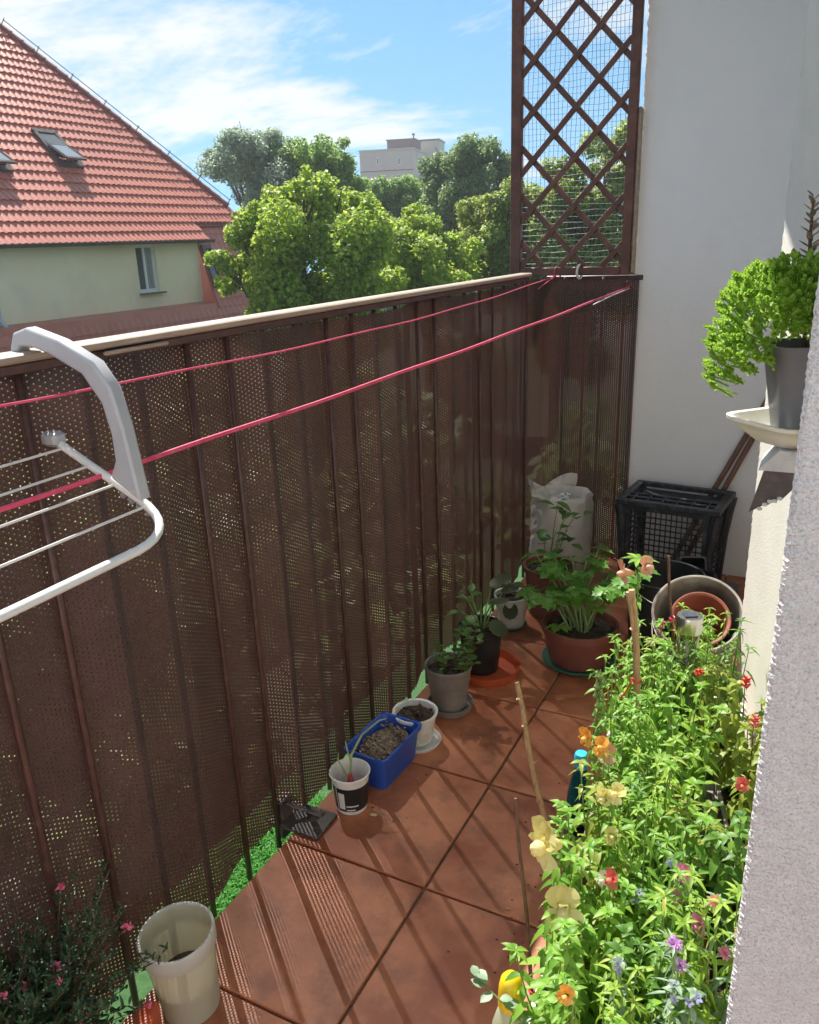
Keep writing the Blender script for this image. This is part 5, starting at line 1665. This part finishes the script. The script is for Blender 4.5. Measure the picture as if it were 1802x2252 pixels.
# second stalk with pods nearer the camera
t = thing('podded_snapdragon', 'snapdragon stalk with many green seed pods left of the thick cane', 'plant', (-.345, 1.50, .16))
b, b2 = MB(), MB()
sp = [Vector((0, 0, 0)), Vector((-.004, .005, .12)), Vector((-.002, .012, .24)), Vector((-.004, .02, .345))]
b.tube(sp, [.003, .0027, .0022, .0015], 6); b.build('stems', M['stem'], t)
for j in range(24):
    u = .35+.63*j/23; i_ = min(2, int(u*3)); p = sp[i_].lerp(sp[i_+1], u*3-i_); a = j*2.4
    d = Vector((math.cos(a), math.sin(a), .5)).normalized()
    b2.lathe([(.001, 0), (.0055, .004), (.0065, .009), (.0035, .014), (.0008, .024)], 7, c=p+d*.009)
b2.build('seed_pods', M['stem'], t)

# ---- canes, rods, ties
def cane(pts, r, name, lbl, mat, nodes=(), extra=None):
    o_ = thing(name, lbl, 'stick', pts[0])
    P0 = Vector(pts[0])
    L_ = [Vector(p)-P0 for p in pts]
    d = L_[-1]; n_ = 14
    pp, rr_ = [], []
    for i in range(n_+1):
        u = i/n_
        pp.append(L_[0].lerp(L_[-1], u)+Vector((.0022*math.sin(u*9+r*900), .0018*math.cos(u*7), 0)))
        rr_.append(r*(1.08-.2*u)*(1+.04*math.sin(u*23)))
    b_ = MB().tube(pp, rr_, 9)
    for u in nodes:
        p = L_[0].lerp(L_[-1], u)
        b_.tube([p-d.normalized()*.003, p, p+d.normalized()*.003], [r*.95, r*1.28, r*.95], 9)
        a = u*37
        sv = Vector((math.cos(a), math.sin(a), .6)).normalized()
        b_.tube([p, p+sv*r*2.2], [r*.35, r*.15], 5)
    if extra: extra(b_, L_)
    b_.build('cane', mat, o_)
    return o_
def fork(b_, L_):
    d = L_[-1].normalized()
    q = L_[-1]-d*.14
    b_.tube([q, q+Vector((-.010, 0, .07)), q+Vector((-.024, .0, .135))], [.0055, .0055, .0050], 8)
    b_.tube([q+Vector((-.014, 0, .10)), q+Vector((-.008, -.004, .125))], [.003, .0015], 5)
c1 = cane([(-.279, 1.70, .16), (-.331, 1.715, .628)], .0085, 'forked_cane', 'thick forked bamboo cane standing in the flower bed', M['bamboo'], (.45, .8), fork)
b = MB()
for k_ in range(2):
    b.tube([Vector((-.030, .008, .245))+Vector((.0105*math.cos(a), .0105*math.sin(a), .004*math.sin(a*2)+.003*k_)) for a in np.linspace(0, 6.28, 13)], .0016, 5, cap=False)
b.tube([(-.036, -.004, .248), (-.050, -.008, .215), (-.062, -.005, .195)], .0020, 5)
b.build('red_tie', M['red'], c1)
cane([(-.440, 1.495, .03), (-.572, 1.62, .384)], .0068, 'leaning_cane', 'bare peeling cane leaning out over the tiles', M['bamboo'], (.3, .52, .74, .9))
c3 = cane([(-.310, 1.015, .02), (-.394, 1.12, .466)], .0035, 'rusty_rod', 'thin dark rusty rod in front of the yellow snapdragons', M['rustrod'], ())
b = MB().tube([Vector((-.022, .028, .118))+Vector((.006*math.cos(a), .006*math.sin(a), .002*math.sin(a))) for a in np.linspace(0, 6.28, 11)], .0022, 5, cap=False); b.build('red_tie', M['red'], c3)
c4 = cane([(-.235, 1.935, .16), (-.298, 1.98, .618)], .0042, 'thin_stick', 'thin brown stick with a pink tie in front of the bucket', M['rustrod'], ())
b = MB()
q = Vector((-.040, .028, .29))
for k_ in range(3):
    b.tube([q+Vector((.0065*math.cos(a), .0065*math.sin(a), .004*k_+.002*math.sin(a))) for a in np.linspace(0, 6.28, 11)], .0018, 5, cap=False)
b.tube([q, q+Vector((-.018, -.01, -.004)), q+Vector((-.03, -.012, -.022)), q+Vector((-.042, -.01, -.028))], .0018, 5)
b.tube([q+Vector((-.018, -.01, -.004)), q+Vector((-.022, -.012, -.03)), q+Vector((-.024, -.012, -.045))], .0022, 5)
b.build('pink_tie', M['pink'], c4)

# ---- solar lamp
t = thing('solar_lamp', 'steel capped solar garden lamp stuck in the flower bed', 'garden lamp', (-.224, 1.90, .16))
b = MB().lathe([(.0315, .300), (.0318, .302), (.0318, .338), (.030, .342), (.0, .343)], 36); b.build('cap', M['steel'], t, sharp=30)
b = MB(); b.box((0, 0, .3445), (.030, .026, .0025), Matrix.Rotation(.5, 4, 'Z')); b.build('solar_cell', M['solar'], t, smooth=False)
b = MB().lathe([(.022, .21), (.0285, .301), (.0265, .301), (.020, .212)], 28, close=False); b.build('glass', M['lampglass'], t)
b = MB().lathe([(.004, .0), (.006, .01), (.006, .19), (.018, .20), (.020, .214), (.0, .216)], 16); b.build('stake', M['steel'], t)
b = MB().lathe([(.004, .215), (.006, .24), (.004, .27), (.0, .275)], 10); b.build('reflector', M['white'], t)

# ---- bottles
t = thing('yellow_capped_bottle', 'clear plastic bottle with a domed yellow cap at the bottom edge', 'bottle', (-.330, .925, .012), .2)
MB().lathe([(.028, 0), (.033, .006), (.034, .06), (.033, .14), (.030, .175), (.022, .205), (.0145, .222), (.0125, .228), (.0115, .228), (.0135, .220), (.020, .203), (.028, .174), (.031, .14), (.032, .06), (.030, .008), (0, .005)], 36).build('bottle_body', M['bottle'], t)
MB().lathe([(.018, .218), (.0205, .220), (.0205, .236), (.0195, .256), (.0165, .272), (.010, .281), (0, .284)], 30).build('cap', M['yellow'], t)
MB().lathe([(.0, .006), (.029, .008), (.030, .06), (.0305, .10), (0, .10)], 28).build('contents', M['water'], t)
t = thing('blue_bottle', 'turquoise plastic bottle half hidden by the orange snapdragons', 'bottle', (-.410, 1.63, .001))
MB().lathe([(.026, 0), (.031, .006), (.032, .05), (.030, .11), (.022, .15), (.014, .185), (.0125, .20), (.0115, .20), (.020, .15), (.028, .11), (.030, .05), (.028, .008), (0, .006)], 32).build('bottle_body', M['bluebottle'], t)
MB().lathe([(.0155, .185), (.0165, .187), (.0165, .218), (.014, .224), (0, .225)], 28).build('cap', pm('blue_cap', (.03, .42, .62), (.04, .50, .70), rough=.3, scale=10), t)
# ivy sprig in front of the yellow cap
t = thing('ivy_sprig', 'pale green sprig reaching out in front of the yellow capped bottle', 'plant', (-.285, .900, .15))
IV = MB().leaf((0, 0, 0), (1, 0, 0), (0, 0, 1), 1, .72, .15, .12).mesh('leaf', [M['ivy']], True)
b = MB()
sp = [Vector((.02, .0, .0)), Vector((.005, -.005, .07)), Vector((-.03, -.012, .115)), Vector((-.075, -.005, .135)), Vector((-.105, .010, .150))]
b.tube(sp, [.0018, .0016, .0014, .0012, .0008], 5); b.build('stem', M['stem'], t)
rd = random.Random(8)
for j in range(15):
    u = .12+.88*j/14; i_ = min(3, int(u*4)); p = sp[i_].lerp(sp[i_+1], u*4-i_)
    put_leaf(IV, t, p, rd.uniform(0, 6.28), rd.uniform(-.3, .5), rd.uniform(.017, .028))

# ================================================================== LITTER ON THE TILES
b = MB(); rd = random.Random(90)
for i in range(150):
    if i < 90:
        x = -1.0+abs(rd.gauss(0, .09)); y = rd.uniform(1.45, 2.7)
    else:
        x = -.40-abs(rd.gauss(0, .07)); y = rd.uniform(.95, 2.2)
    s_ = rd.uniform(.0012, .0035)
    if rd.random() < .75:
        b.bbox((x, y, .0012+s_*.3), (s_*1.6, s_, s_*.7), s_*.25)
    else:
        an = rd.uniform(0, 6.28)
        b.leaf((x, y, .003), (math.cos(an), math.sin(an), .05), (0, 0, 1), rd.uniform(.008, .018), .005, -.1, .2, mi=1)
b.build('floor_litter', [M['soil'], M['dryleaf']], label='soil crumbs and dry leaf bits scattered on the tiles', cat='litter', kind='stuff', smooth=False)
# ================================================================== HAZE
hz = MB(); hz.box((-45, 77.5, 6.5), (172, 217, 33))
m, t_, p_, o_ = newmat('haze_air')
t_.nodes.remove(p_)
pv = t_.nodes.new('ShaderNodeVolumePrincipled')
pv.inputs['Color'].default_value = (.86, .92, 1.0, 1)
pv.inputs['Density'].default_value = .0009
pv.inputs['Anisotropy'].default_value = .35
t_.links.new(pv.outputs[0], o_.inputs['Volume'])
hz.build('haze', m, kind='stuff', smooth=False)
